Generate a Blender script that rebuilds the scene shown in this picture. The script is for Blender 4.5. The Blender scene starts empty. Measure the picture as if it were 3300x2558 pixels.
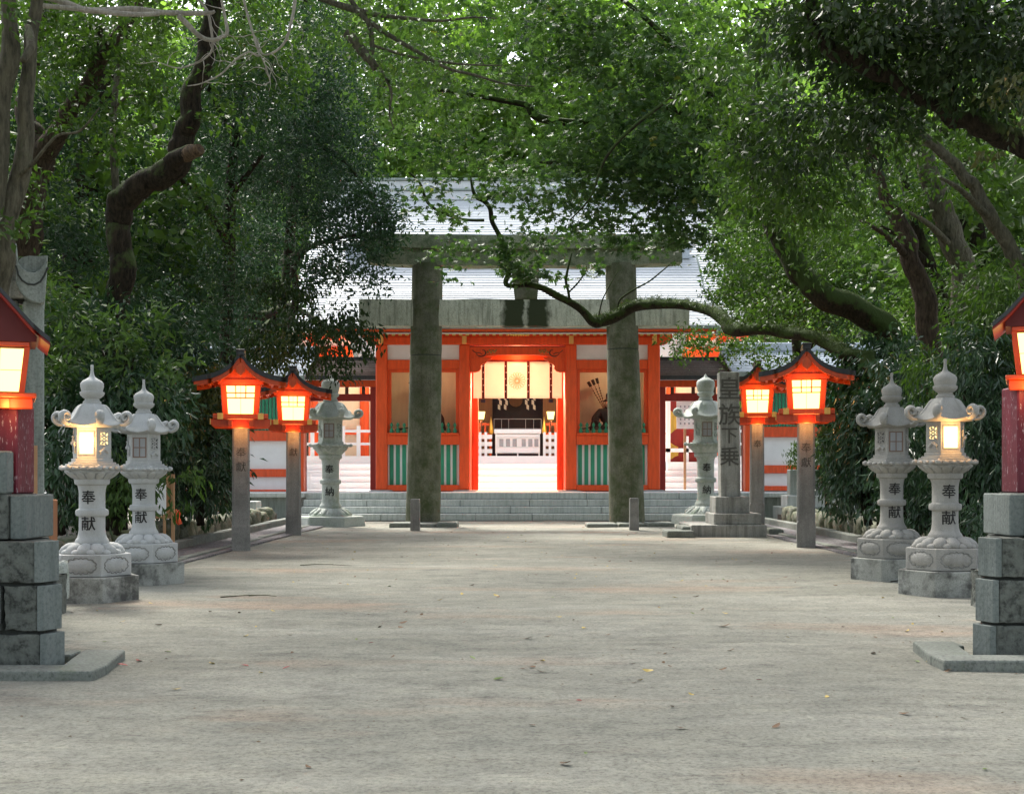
import bpy, bmesh, math, random
import numpy as np
from mathutils import Vector, Matrix, noise
SC = bpy.context.scene
COL = SC.collection
R = math.radians
F, CX, HY, EYE = 2800.0, 1104.0, 1015.0, 1.2      # picture scale, vanishing column, horizon row, eye height
def X(px, Y): return (px - CX) * Y / F
def Z(py, Y): return EYE + (HY - py) * Y / F
def P(px, py, Y): return Vector((X(px, Y), Y, Z(py, Y)))

# ------------------------------------------------------------------ materials
MATS = {}
def new_mat(name):
    m = bpy.data.materials.new(name); m.use_nodes = True
    nt = m.node_tree; nt.nodes.clear()
    out = nt.nodes.new('ShaderNodeOutputMaterial')
    return m, nt, out
def N(nt, t, **kw):
    n = nt.nodes.new(t)
    for k, v in kw.items():
        if k in n.inputs: n.inputs[k].default_value = v
        else: setattr(n, k, v)
    return n
def ramp(nt, fac, stops, interp='LINEAR'):
    r = nt.nodes.new('ShaderNodeValToRGB'); r.color_ramp.interpolation = interp
    e = r.color_ramp.elements
    while len(e) < len(stops): e.new(0.5)
    for el, (p, c) in zip(e, stops):
        el.position = p; el.color = (c[0], c[1], c[2], 1) if len(c) == 3 else c
    nt.links.new(fac, r.inputs['Fac']); return r
def mixc(nt, fac, a, b, blend='MIX'):
    m = nt.nodes.new('ShaderNodeMix'); m.data_type = 'RGBA'; m.blend_type = blend
    for s, v in ((0, fac), (6, a), (7, b)):
        if hasattr(v, 'links') or isinstance(v, bpy.types.NodeSocket): nt.links.new(v, m.inputs[s])
        elif s == 0: m.inputs[0].default_value = v
        else: m.inputs[s].default_value = (v[0], v[1], v[2], 1)
    return m.outputs[2]
def coords(nt, scale=(1, 1, 1), rnd=True):
    g = nt.nodes.new('ShaderNodeNewGeometry')
    mp = nt.nodes.new('ShaderNodeMapping'); mp.inputs['Scale'].default_value = scale
    nt.links.new(g.outputs['Position'], mp.inputs['Vector'])
    return mp.outputs[0], g
def noise_n(nt, vec, scale, detail=5, rough=.6):
    n = N(nt, 'ShaderNodeTexNoise', Scale=scale, Detail=detail, Roughness=rough)
    nt.links.new(vec, n.inputs['Vector']); return n.outputs['Fac']
def bump(nt, h, strength, dist):
    b = N(nt, 'ShaderNodeBump', Strength=strength, Distance=dist)
    nt.links.new(h, b.inputs['Height']); return b.outputs[0]

def stone(name, a, b, moss=0.0, mosscol=(.07, .09, .035), grain=60, speck=.35, bumpd=.004, big=1.3, rough=.85, streak=0.0, dark=(.06, .06, .055), stain=.0, cut=.0, st=.52):
    m, nt, out = new_mat(name)
    v, g = coords(nt)
    big_n = noise_n(nt, v, big, 6)
    gr = noise_n(nt, v, grain, 3, .7)
    c = ramp(nt, big_n, [(.3, a), (.7, b)]).outputs[0]
    gr2 = ramp(nt, gr, [(.32, (1 - speck,) * 3), (.5, (1, 1, 1)), (.7, (1 + speck * .5,) * 3)]).outputs[0]
    c = mixc(nt, 1, c, gr2, 'MULTIPLY')
    if streak:
        vs, _ = coords(nt, (9, 9, .7))
        s = ramp(nt, noise_n(nt, vs, 1.6, 4), [(.45, (0, 0, 0)), (.68, (streak,) * 3)]).outputs[0]
        c = mixc(nt, s, c, dark)
    if stain:
        s = ramp(nt, noise_n(nt, v, 2.3, 6, .7), [(st, (0, 0, 0)), (st + .14, (stain,) * 3)]).outputs[0]
        c = mixc(nt, s, c, dark)
    if moss:
        s = ramp(nt, noise_n(nt, v, 3.1, 7, .72), [(.62 - moss * .35, (0, 0, 0)), (.78 - moss * .25, (min(1, .35 + moss),) * 3)]).outputs[0]
        c = mixc(nt, s, c, mosscol)
    p = N(nt, 'ShaderNodeBsdfPrincipled', Roughness=rough)
    p.inputs['Specular IOR Level'].default_value = .3
    nt.links.new(c, p.inputs['Base Color'])
    h = noise_n(nt, v, grain * .5, 4, .7)
    if cut:
        vc, _ = coords(nt, (70, 70, 2)); h2 = noise_n(nt, vc, 1.2, 3)
        ad = N(nt, 'ShaderNodeMath', operation='ADD'); nt.links.new(h, ad.inputs[0]); nt.links.new(h2, ad.inputs[1]); h = ad.outputs[0]
    nt.links.new(bump(nt, h, .6, bumpd), p.inputs['Normal'])
    nt.links.new(p.outputs[0], out.inputs[0]); MATS[name] = m; return m

def paint(name, col, rough=.45, wear=0.0, wearcol=(.5, .45, .42), var=.12, spec=.4, metallic=0.0, bumpd=.001, grain=(6, 6, 1)):
    m, nt, out = new_mat(name)
    v, g = coords(nt, grain)
    n = noise_n(nt, v, 2.2, 5)
    c = ramp(nt, n, [(.3, tuple(x * (1 - var) for x in col)), (.7, tuple(min(1, x * (1 + var)) for x in col))]).outputs[0]
    if wear:
        v2, _ = coords(nt, (16, 16, 3.5))
        s = ramp(nt, noise_n(nt, v2, 4, 8, .75), [(.62 - wear * .2, (0, 0, 0)), (.66 - wear * .2, (1, 1, 1))]).outputs[0]
        c = mixc(nt, s, c, wearcol)
    p = N(nt, 'ShaderNodeBsdfPrincipled', Roughness=rough, Metallic=metallic)
    p.inputs['Specular IOR Level'].default_value = spec
    nt.links.new(c, p.inputs['Base Color'])
    nt.links.new(bump(nt, noise_n(nt, v, 9, 3), .4, bumpd), p.inputs['Normal'])
    nt.links.new(p.outputs[0], out.inputs[0]); MATS[name] = m; return m

def glow(name, col, strength):
    m, nt, out = new_mat(name)
    e = N(nt, 'ShaderNodeEmission', Strength=strength); e.inputs[0].default_value = (*col, 1)
    nt.links.new(e.outputs[0], out.inputs[0]); MATS[name] = m; return m

def leafmat(name, dark, light, tip=None, trans=.35, rough=.5, spec=.25):
    m, nt, out = new_mat(name)
    a = N(nt, 'ShaderNodeAttribute', attribute_name='rnd')
    st = [(0, dark), (.75, light)]
    if tip: st += [(.93, light), (.97, tip)]
    c = ramp(nt, a.outputs['Fac'], st).outputs[0]
    p = N(nt, 'ShaderNodeBsdfPrincipled', Roughness=rough); p.inputs['Specular IOR Level'].default_value = spec
    nt.links.new(c, p.inputs['Base Color'])
    t = N(nt, 'ShaderNodeBsdfTranslucent')
    c2 = mixc(nt, 1, c, (1.25, 1.5, .6), 'MULTIPLY'); nt.links.new(c2, t.inputs[0])
    mx = N(nt, 'ShaderNodeMixShader', Fac=trans)
    nt.links.new(p.outputs[0], mx.inputs[1]); nt.links.new(t.outputs[0], mx.inputs[2])
    nt.links.new(mx.outputs[0], out.inputs[0]); MATS[name] = m; return m

def barkmat(name, a, b, moss=.4, mosscol=(.05, .075, .02), sc=1.0):
    m, nt, out = new_mat(name)
    v, g = coords(nt, (14 * sc, 14 * sc, 3.5 * sc))
    n = noise_n(nt, v, 1.7, 7, .7)
    c = ramp(nt, n, [(.35, a), (.62, b)]).outputs[0]
    v2, _ = coords(nt)
    mo = noise_n(nt, v2, 3.0, 6, .7)
    sx = N(nt, 'ShaderNodeSeparateXYZ'); nt.links.new(g.outputs['Normal'], sx.inputs[0])
    ma = N(nt, 'ShaderNodeMath', operation='MULTIPLY_ADD'); nt.links.new(sx.outputs['Z'], ma.inputs[0]); ma.inputs[1].default_value = .22; nt.links.new(mo, ma.inputs[2])
    s = ramp(nt, ma.outputs[0], [(.75 - moss * .4, (0, 0, 0)), (.88 - moss * .4, (.9, .9, .9))]).outputs[0]
    c = mixc(nt, s, c, mosscol)
    p = N(nt, 'ShaderNodeBsdfPrincipled', Roughness=.9); p.inputs['Specular IOR Level'].default_value = .15
    nt.links.new(c, p.inputs['Base Color'])
    nt.links.new(bump(nt, n, 1.0, .05), p.inputs['Normal'])
    nt.links.new(p.outputs[0], out.inputs[0]); MATS[name] = m; return m

# ------------------------------------------------------------------ mesh builder
class MB:
    def __init__(s): s.v = []; s.f = []
    def add(s, vs, fs):
        o = len(s.v); s.v += [tuple(v) for v in vs]; s.f += [tuple(i + o for i in f) for f in fs]; return s
    def box(s, x0, x1, y0, y1, z0, z1):
        return s.add([(x0, y0, z0), (x1, y0, z0), (x1, y1, z0), (x0, y1, z0), (x0, y0, z1), (x1, y0, z1), (x1, y1, z1), (x0, y1, z1)],
                     [(0, 3, 2, 1), (4, 5, 6, 7), (0, 1, 5, 4), (1, 2, 6, 5), (2, 3, 7, 6), (3, 0, 4, 7)])
    def frustum(s, poly0, z0, poly1, z1):
        n = len(poly0)
        return s.add([(x, y, z0) for x, y in poly0] + [(x, y, z1) for x, y in poly1],
                     [tuple(range(n - 1, -1, -1)), tuple(range(n, 2 * n))] + [(i, (i + 1) % n, n + (i + 1) % n, n + i) for i in range(n)])
    def lathe(s, prof, n=24, hexm=None, cx=0, cy=0, rot=0, petals=None):
        """prof: (r,z) bottom to top; hexm blends the ring into a hexagon"""
        vs = []; k = len(prof)
        for i in range(n):
            a = 2 * math.pi * i / n + rot
            h = 1.0
            if hexm: h = math.cos(math.pi / 6) / math.cos(((a - rot + math.pi / 6 - math.pi / 6) % (math.pi / 3)) - math.pi / 6)
            for j, (r, z) in enumerate(prof):
                rr = r * (1 + (h - 1) * (hexm if hexm else 0))
                if petals: rr *= 1 + petals[1] * (abs(math.cos(a * petals[0] / 2)) - .6) * math.sin(math.pi * min(1, max(0, j / max(1, k - 1))))
                vs.append((cx + rr * math.cos(a), cy + rr * math.sin(a), z))
        fs = []
        for i in range(n):
            i2 = (i + 1) % n
            for j in range(k - 1):
                fs.append((i * k + j, i2 * k + j, i2 * k + j + 1, i * k + j + 1))
        fs.append(tuple(i * k for i in range(n - 1, -1, -1))); fs.append(tuple(i * k + k - 1 for i in range(n)))
        return s.add(vs, fs)
    def tube(s, pts, rad, n=8, sx=1.0, side=None, caps=True):
        """swept ring; side gives the fixed axis that is scaled by sx"""
        pts = [Vector(p) for p in pts]; k = len(pts); vs = []
        if not hasattr(rad, '__len__'): rad = [rad] * k
        ref = Vector(side) if side is not None else Vector((.13, .21, .97))
        for i, p in enumerate(pts):
            t = (pts[min(i + 1, k - 1)] - pts[max(i - 1, 0)]).normalized()
            u = ref - t * ref.dot(t)
            if u.length < .05: u = Vector((1, 0, 0)) - t * t.x
            u.normalize()
            if side is None and i: 
                u = (pu - t * pu.dot(t)).normalized()
            pu = u; w = t.cross(u)
            for q in range(n):
                a = 2 * math.pi * q / n
                vs.append(p + u * (math.cos(a) * rad[i] * sx) + w * (math.sin(a) * rad[i]))
        fs = [(i * n + q, i * n + (q + 1) % n, (i + 1) * n + (q + 1) % n, (i + 1) * n + q) for i in range(k - 1) for q in range(n)]
        if caps: fs += [tuple(range(n - 1, -1, -1)), tuple(range((k - 1) * n, k * n))]
        return s.add(vs, fs)
    def extr_y(s, poly, y0, y1):
        """poly: (x,z) outline, extruded along y"""
        n = len(poly)
        return s.add([(x, y0, z) for x, z in poly] + [(x, y1, z) for x, z in poly],
                     [tuple(range(n)), tuple(range(2 * n - 1, n - 1, -1))] + [(i, n + i, n + (i + 1) % n, (i + 1) % n) for i in range(n)])
    def extr_x(s, poly, x0, x1):
        """poly: (y,z)"""
        n = len(poly)
        return s.add([(x0, y, z) for y, z in poly] + [(x1, y, z) for y, z in poly],
                     [tuple(range(n)), tuple(range(2 * n - 1, n - 1, -1))] + [(i, n + i, n + (i + 1) % n, (i + 1) % n) for i in range(n)])
    def strip_y(s, top, bot, y0, y1):
        """slab between two polylines of (x,z), extruded along y (any concavity)"""
        for i in range(len(top) - 1):
            s.extr_y([bot[i], bot[i + 1], top[i + 1], top[i]], y0, y1)
        return s
    def build(s, name, mat, parent=None, smooth=False, bevel=0, label=None, local=False, seg=1, merge=0):
        me = bpy.data.meshes.new(name)
        base = Vector((0, 0, 0))
        if parent is not None and not local: base = world_loc(parent)
        me.from_pydata([(x - base.x, y - base.y, z - base.z) for x, y, z in s.v], [], s.f)
        bm = bmesh.new(); bm.from_mesh(me)
        if merge: bmesh.ops.remove_doubles(bm, verts=bm.verts, dist=merge)
        bmesh.ops.recalc_face_normals(bm, faces=bm.faces); bm.to_mesh(me); bm.free()
        o = bpy.data.objects.new(name, me); COL.objects.link(o)
        o.parent = parent
        if mat is not None: me.materials.append(MATS[mat] if isinstance(mat, str) else mat)
        if smooth:
            me.shade_smooth()
            if smooth != 'all':
                me.set_sharp_from_angle(angle=R(smooth if smooth is not True else 38))
        if bevel:
            b = o.modifiers.new('bevel', 'BEVEL'); b.width = bevel; b.segments = seg; b.limit_method = 'ANGLE'; b.angle_limit = R(40)
        if label: o['label'] = label
        return o
def world_loc(o):
    v = Vector((0, 0, 0))
    while o is not None: v += Vector(o.location); o = o.parent
    return v
def thing(name, label, cat, loc=(0, 0, 0), group=None, scale=1, rotz=0):
    o = bpy.data.objects.new(name, None); COL.objects.link(o)
    o.empty_display_size = .2; o.location = loc; o.scale = (scale,) * 3; o.rotation_euler = (0, 0, rotz)
    o['label'] = label; o['category'] = cat
    if group: o['group'] = group
    return o
def tag(o, label, cat, group=None):
    o['label'] = label; o['category'] = cat
    if group: o['group'] = group
    return o
def struct(o): o['kind'] = 'structure'; return o
def stuff(o): o['kind'] = 'stuff'; return o
def smoothpath(pts, k=5):
    """Catmull-Rom through tuples"""
    out = []; n = len(pts); A = [np.array(p, float) for p in pts]
    for i in range(n - 1):
        p0, p1, p2, p3 = A[max(i - 1, 0)], A[i], A[i + 1], A[min(i + 2, n - 1)]
        for j in range(k):
            t = j / k
            out.append(.5 * ((2 * p1) + (-p0 + p2) * t + (2 * p0 - 5 * p1 + 4 * p2 - p3) * t * t + (-p0 + 3 * p1 - 3 * p2 + p3) * t ** 3))
    out.append(A[-1]); return out

# ------------------------------------------------------------------ lettering
def glyph(ch, size, thick, mat, parent, centre, name='lettering', offset=.012, wrap=None, sx=1.0):
    """one character as a thin raised mesh facing -Y, centred on `centre` (parent-local); wrap = radius of the column it is painted on;
    offset > 0 makes it bolder with slightly shifted copies, as brush strokes"""
    cu = bpy.data.curves.new('t', 'FONT'); cu.body = ch; cu.size = 1; cu.resolution_u = 3
    to = bpy.data.objects.new('t', cu); COL.objects.link(to)
    bpy.context.view_layer.update()
    me = bpy.data.meshes.new_from_object(to.evaluated_get(bpy.context.evaluated_depsgraph_get()))
    bpy.data.objects.remove(to); bpy.data.curves.remove(cu)
    bm = bmesh.new(); bm.from_mesh(me); bpy.data.meshes.remove(me)
    if not bm.verts: return None
    xs = [v.co.x for v in bm.verts]; ys = [v.co.y for v in bm.verts]
    w = max(xs) - min(xs); h = max(ys) - min(ys); k = size / max(w, h)
    mx = (max(xs) + min(xs)) / 2; my = (max(ys) + min(ys)) / 2
    for v in bm.verts: v.co = Vector(((v.co.x - mx) * k * sx, 0, (v.co.y - my) * k))
    if wrap:
        bmesh.ops.triangulate(bm, faces=bm.faces[:])
        for _ in range(2):
            bmesh.ops.subdivide_edges(bm, edges=[e for e in bm.edges if abs(e.verts[0].co.x - e.verts[1].co.x) > size / 9], cuts=2, use_grid_fill=True)
            bmesh.ops.triangulate(bm, faces=[f for f in bm.faces if len(f.verts) > 3])
    base = [v.co.copy() for v in bm.verts]; fi = [[v.index for v in f.verts] for f in bm.faces]; bm.verts.index_update(); fi = [[v.index for v in f.verts] for f in bm.faces]
    bm.free(); b = offset * size; V = []; FF = []
    shifts = [(0, 0)] + ([(b, 0), (-b, 0), (0, b), (0, -b)] if offset else [])
    for q, (dx, dz) in enumerate(shifts):
        o = len(V)
        for c in base:
            x, z = c.x + dx, c.z + dz
            y = (-math.sqrt(max(0, wrap ** 2 - x * x)) if wrap else 0) - thick - q * .0003
            V.append((x, y, z))
        FF += [[a + o for a in f] for f in fi]
    m2 = bpy.data.meshes.new(name); m2.from_pydata(V, [], FF)
    o = bpy.data.objects.new(name, m2); COL.objects.link(o); o.parent = parent; o.location = centre
    m2.materials.append(MATS[mat]); return o
def roughen(o, cuts, amp, scale=5.0):
    """chisel-rough the faces of a block"""
    me = o.data; bm = bmesh.new(); bm.from_mesh(me)
    bmesh.ops.subdivide_edges(bm, edges=bm.edges[:], cuts=cuts, use_grid_fill=True)
    bm.normal_update()
    for v in bm.verts:
        edge = any(f.normal.dot(v.normal) < .95 for f in v.link_faces)
        p = v.co * scale
        d = noise.noise(p) * .6 + noise.noise(p * 2.7) * .5 + noise.noise(p * 6) * .3
        v.co += v.normal * amp * (d - (.45 if edge else 0))
    bm.to_mesh(me); bm.free(); o.modifiers.clear(); me.shade_smooth(); me.set_sharp_from_angle(angle=R(50))

# ------------------------------------------------------------------ foliage
def foliage(name, mat, blobs, L, W, kind='round', parent=None, seed=1, k=18, sr=.3, flat=.45, dens=1.65, fold=.18, stretch=1.4):
    """blobs: (px,py,Y,rx_px,rz_px,ry_m,layers). Leaves hang in sprays spread through each blob's volume"""
    rg = np.random.default_rng(seed); C = []; S = []; SD = []
    for px, py, Y, rx, rz, ry, lay in blobs:
        c = P(px, py, Y); rxm = rx * Y / F; rzm = rz * Y / F
        n = int(lay * dens * math.pi * rxm * rzm / (L * W * .32)); ns = max(3, n // k)
        u = rg.normal(size=(ns, 3)); u /= np.linalg.norm(u, axis=1)[:, None]
        u *= (rg.random((ns, 1)) ** .38)
        sc = np.array([c.x, c.y, c.z]) + u * np.array([rxm, ry, rzm])
        out = np.sign(u[:, :1]) * .3 + u
        cc = np.repeat(sc, k, 0); od = rg.normal(size=(ns, 3)) * .5 + u * .9 + np.array([0, 0, -.1])
        od /= np.linalg.norm(od, axis=1)[:, None]
        t = rg.random((ns * k, 1))
        cc = cc + np.repeat(od, k, 0) * (t - .3) * sr * stretch + rg.normal(size=(ns * k, 3)) * sr * np.array([.45, .45, .45 * flat])
        C.append(cc); S.append(np.repeat(rg.random(ns), k)); SD.append(np.repeat(od, k, 0))
    C = np.concatenate(C); S = np.concatenate(S); SD = np.concatenate(SD); n = len(C)
    sz = rg.uniform(.65, 1.25, (n, 1))
    rv = rg.normal(size=(n, 3))
    if kind == 'spray':
        d = SD * [1, 1, .35] + rv * .55 + np.array([0, 0, -.12]); nr = np.array([0, 0, 1.0]) + rg.normal(size=(n, 3)) * .5
    elif kind == 'hang':
        d = SD * .5 + rv * .4 + np.array([0, 0, -.85]); nr = rg.normal(size=(n, 3)) + np.array([0, -.3, .5])
    elif kind == 'droop':
        d = SD * .8 + rv * .6 + np.array([0, 0, -.5]); nr = rg.normal(size=(n, 3)) * .9 + np.array([0, -.3, .8])
    elif kind == 'whorl':
        d = SD * .9 + rv * .8 + np.array([0, 0, -.1]); nr = rg.normal(size=(n, 3)) * .6 + np.array([0, -.3, .8])
    elif kind == 'grass':
        d = rv * .35 + np.array([0, 0, 1.0]); nr = rg.normal(size=(n, 3))
    else:
        d = SD * .5 + rv * .8; nr = rg.normal(size=(n, 3)) + np.array([0, -.2, .6])
    d /= np.linalg.norm(d, axis=1)[:, None]
    nr = nr - d * (nr * d).sum(1)[:, None]; nr /= np.linalg.norm(nr, axis=1)[:, None]
    s = np.cross(d, nr)
    rnd = np.clip(.55 * S + .45 * rg.random(n), 0, 1)
    base = world_loc(parent) if parent is not None else Vector((0, 0, 0))
    C = C - np.array([base.x, base.y, base.z])
    if kind == 'spray':
        V = []; Fc = []
        for ang, ll in ((-1.25, .62), (-.6, .9), (0, 1.0), (.6, .9), (1.25, .62)):
            dd = d * math.cos(ang) + s * math.sin(ang); ss = -d * math.sin(ang) + s * math.cos(ang)
            l_ = L * ll * sz; w_ = W * .36 * sz
            V.append(np.stack([C, C + dd * l_ * .5 + ss * w_ * .5 + nr * .004, C + dd * l_ - nr * l_ * .12, C + dd * l_ * .5 - ss * w_ * .5 + nr * .004], 1))
        V = np.concatenate(V, 1).reshape(-1, 3); q = 5
        rnd = np.repeat(rnd, 20)
    else:
        l_ = L * sz; w_ = W * sz
        V = np.stack([C, C + d * l_ * .42 + s * w_ * .5 + nr * w_ * fold, C + d * l_ - nr * l_ * .12, C + d * l_ * .42 - s * w_ * .5 + nr * w_ * fold], 1).reshape(-1, 3); q = 1
        rnd = np.repeat(rnd, 4)
    m = len(V) // 4
    i = np.arange(m)[:, None] * 4
    faces = np.concatenate([i + [0, 1, 2], i + [0, 2, 3]], 0)
    me = bpy.data.meshes.new(name)
    nv = len(V); nf = len(faces)
    me.vertices.add(nv); me.vertices.foreach_set('co', V.astype(np.float32).ravel())
    me.loops.add(nf * 3); me.loops.foreach_set('vertex_index', faces.astype(np.int32).ravel())
    me.polygons.add(nf); me.polygons.foreach_set('loop_start', (np.arange(nf) * 3).astype(np.int32))
    me.update(calc_edges=True)
    at = me.attributes.new('rnd', 'FLOAT', 'POINT'); at.data.foreach_set('value', rnd.astype(np.float32))
    me.materials.append(MATS[mat])
    o = bpy.data.objects.new(name, me); COL.objects.link(o); o.parent = parent
    TOTAL[0] += nf
    return o
TOTAL = [0]
def limb(mb, pts, n=10, k=5, jit=.12, seed=0):
    """pts: (px,py,Y,r_px) -> knobbly tapered tube"""
    sp = smoothpath(pts, k); W = []; Rr = []
    for i, q in enumerate(sp):
        c = P(q[0], q[1], q[2]); r = max(.002, q[3] * q[2] / F)
        nz = noise.noise(Vector((i * .15 + seed, seed * 1.7, 0)))
        c += Vector((nz, noise.noise(Vector((i * .15, seed, 5))), noise.noise(Vector((3, i * .15, seed))))) * r * .5
        W.append(c); Rr.append(r * (1 + jit * noise.noise(Vector((i * .2, 9, seed)))))
    o = len(mb.v); mb.tube(W, Rr, n)
    if n >= 12:
        for i, c in enumerate(W):
            for q in range(n):
                v = Vector(mb.v[o + i * n + q]); d = v - c
                a = noise.noise(Vector((q * 6.283 / n * 1.3 + seed, i * .09, seed))) * .16 + noise.noise(v * 9) * .06
                mb.v[o + i * n + q] = tuple(c + d * (1 + a))
    return mb
def twigs(mb, src, count, length, seed, rpx=1.2, spread=1.0):
    """short forked twigs off a limb polyline"""
    rg = random.Random(seed); sp = smoothpath(src, 5)
    for i in range(count):
        q = sp[rg.randrange(len(sp) // 5, len(sp))]; a = rg.uniform(-math.pi, math.pi)
        pts = [(q[0], q[1], q[2], rpx)]; x, y, Yd = q[0], q[1], q[2]
        for j in range(4):
            a += rg.uniform(-.6, .6) * spread
            x += math.cos(a) * length / 4; y += math.sin(a) * length / 4; Yd += rg.uniform(-.12, .12)
            pts.append((x, y, Yd, rpx * (1 - .2 * (j + 1))))
        limb(mb, pts, 5, 3, seed=i)
    return mb
# ================================================================== materials
stone('granite', (.36, .37, .36), (.49, .50, .49), grain=150, speck=.2, streak=.15, stain=.2, dark=(.16, .165, .15), bumpd=.002)
stone('granite_foot', (.27, .28, .25), (.38, .39, .36), grain=90, speck=.3, stain=.9, st=.45, dark=(.06, .06, .055), bumpd=.003, big=2.5)
stone('granite_warm', (.28, .275, .25), (.39, .38, .35), grain=150, speck=.25, streak=.2, stain=.3, dark=(.14, .135, .12))
stone('granite_old', (.33, .36, .33), (.47, .50, .46), grain=70, speck=.4, moss=.35, mosscol=(.2, .26, .17), stain=.25, dark=(.14, .16, .13))
stone('granite_post', (.20, .20, .19), (.30, .30, .28), grain=80, speck=.4, stain=.35, dark=(.08, .08, .075), streak=.3)
stone('torii_stone', (.095, .098, .068), (.19, .19, .135), grain=50, speck=.5, moss=.55, mosscol=(.05, .068, .022), stain=.3, bumpd=.02, dark=(.045, .05, .03), streak=.35)
stone('torii_beam', (.26, .28, .22), (.40, .42, .34), grain=40, speck=.4, moss=.22, mosscol=(.08, .1, .04), stain=.3, dark=(.12, .13, .09), streak=.6, bumpd=.015)
stone('torii_top', (.15, .17, .11), (.27, .29, .2), grain=50, speck=.5, moss=.5, mosscol=(.045, .08, .025), bumpd=.02)
stone('moss_stain', (.028, .04, .018), (.06, .07, .035), grain=40, speck=.6, moss=.6, mosscol=(.03, .045, .015), bumpd=.01)
stone('monument_stone', (.27, .27, .245), (.38, .38, .345), grain=60, speck=.35, stain=.5, streak=.55, dark=(.08, .08, .07), bumpd=.006)
stone('step_stone', (.44, .47, .45), (.56, .59, .56), grain=60, speck=.25, streak=.5, dark=(.2, .24, .21), stain=.2, bumpd=.003)
stone('wall_stone', (.20, .23, .21), (.32, .35, .32), grain=50, speck=.35, streak=.6, dark=(.09, .11, .1), bumpd=.006)
stone('court_stone', (.80, .80, .79), (.86, .86, .85), grain=60, speck=.1, bumpd=.001)
stone('pedestal_rock', (.07, .077, .068), (.15, .16, .14), grain=18, speck=.7, stain=.4, dark=(.06, .065, .055), bumpd=.05)
stone('pedestal_cut', (.13, .15, .14), (.20, .225, .21), grain=40, speck=.3, streak=.5, dark=(.1, .12, .11), cut=.5, bumpd=.008)
stone('kerb_stone', (.13, .145, .125), (.21, .225, .20), grain=40, speck=.4, stain=.4, moss=.2, mosscol=(.09, .12, .05), bumpd=.01)
stone('boulder_stone', (.11, .12, .085), (.21, .21, .16), grain=14, speck=.6, moss=.5, mosscol=(.065, .085, .025), stain=.4, bumpd=.03)
stone('joint_dark', (.03, .035, .03), (.05, .055, .05))
stone('soil', (.06, .05, .04), (.11, .09, .07), grain=30, speck=.6, bumpd=.03)
stone('gravel_mat', (.11, .105, .11), (.2, .19, .19), grain=25, speck=.9, bumpd=.03)
stone('roof_copper', (.43, .45, .46), (.53, .55, .56), grain=20, speck=.1, rough=.55, streak=.35, stain=.25, dark=(.36, .39, .41), bumpd=.002, big=.8)
stone('roof_edge', (.16, .2, .18), (.26, .3, .27), grain=30, speck=.3, streak=.4, dark=(.08, .1, .09))
stone('roof_brown', (.11, .09, .075), (.2, .17, .15), grain=20, speck=.3, rough=.6)
stone('roof_slate', (.30, .34, .38), (.42, .47, .52), grain=20, speck=.15, rough=.5)
stone('plaster', (.72, .73, .73), (.8, .81, .81), grain=6, speck=.03, bumpd=.001)
paint('vermilion', (.72, .085, .014), rough=.5, var=.14)
paint('vermilion_worn', (.68, .085, .02), rough=.5, var=.2, wear=.12, wearcol=(.5, .2, .12))
paint('deep_red', (.26, .018, .01), rough=.5)
paint('gable_shade', (.10, .009, .008), rough=.6)  # maroon darkened to paint in the shade under the lamp roof
paint('lamp_red', (.62, .07, .012), rough=.42, var=.15)
paint('maroon_worn', (.115, .009, .022), rough=.55, var=.3, wear=.22, wearcol=(.42, .38, .4))
paint('ochre', (.72, .45, .12), rough=.5)
paint('gold', (.8, .5, .1), rough=.3, metallic=.7)
paint('green_paint', (.025, .20, .10), rough=.5, var=.2)
paint('slat_green', (.03, .27, .15), rough=.5, var=.15)
paint('white_paint', (.8, .8, .78), rough=.5, var=.03)
paint('cream', (.66, .56, .42), rough=.7, var=.05)
paint('black_roof', (.022, .024, .026), rough=.5, var=.5, spec=.5)
paint('ink', (.012, .012, .012), rough=.6)
paint('carved_ink', (.05, .05, .045), rough=.9)
paint('carve_shadow', (.10, .097, .085), rough=.9)
paint('dark_carving', (.10, .035, .02), rough=.6)
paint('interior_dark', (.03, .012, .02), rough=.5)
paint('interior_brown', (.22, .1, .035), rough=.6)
paint('robe', (.035, .022, .02), rough=.6, var=.4)
paint('robe_gold', (.3, .17, .04), rough=.4, var=.3)
paint('skin_statue', (.55, .42, .3), rough=.6)
paint('wood_pale', (.42, .24, .12), rough=.7, var=.2)
paint('wood_brown', (.3, .13, .06), rough=.7, var=.2)
paint('pane_grey', (.30, .31, .32), rough=.4, var=.1)
paint('frame_brown', (.2, .13, .1), rough=.6)
paint('hole_dark', (.02, .02, .02), rough=.9)
paint('streamer_paper', (.4, .3, .2), rough=.8)
paint('strap', (.16, .02, .012), rough=.6, var=.2)
paint('ribbon_dark', (.03, .03, .05), rough=.6)
paint('cloth', (.8, .78, .72), rough=.8, var=.02)
barkmat('bark_stub', (.03, .022, .014), (.15, .10, .06), moss=.1)
stone('litter_bits', (.07, .05, .03), (.2, .15, .09))
paint('leaf_brown', (.13, .07, .03), rough=.7, var=.4)
paint('leaf_yellow', (.45, .33, .07), rough=.6, var=.3)
paint('leaf_red', (.26, .02, .012), rough=.6, var=.3)
paint('leaf_green', (.14, .2, .05), rough=.6, var=.3)
glow('tray_glow', (1.0, .55, .14), 1.6)
glow('paper_core', (1.0, .74, .21), 1.1)
glow('window_lit', (1.0, .66, .25), .8)
glow('flame_lit', (1.0, .76, .36), 1.1)
barkmat('bark_dark', (.007, .006, .004), (.040, .031, .02), moss=.55)
barkmat('bark_moss', (.010, .009, .006), (.04, .03, .018), moss=.9, mosscol=(.045, .075, .018))
barkmat('bark_brown', (.025, .019, .013), (.09, .066, .046), moss=.25)
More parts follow.
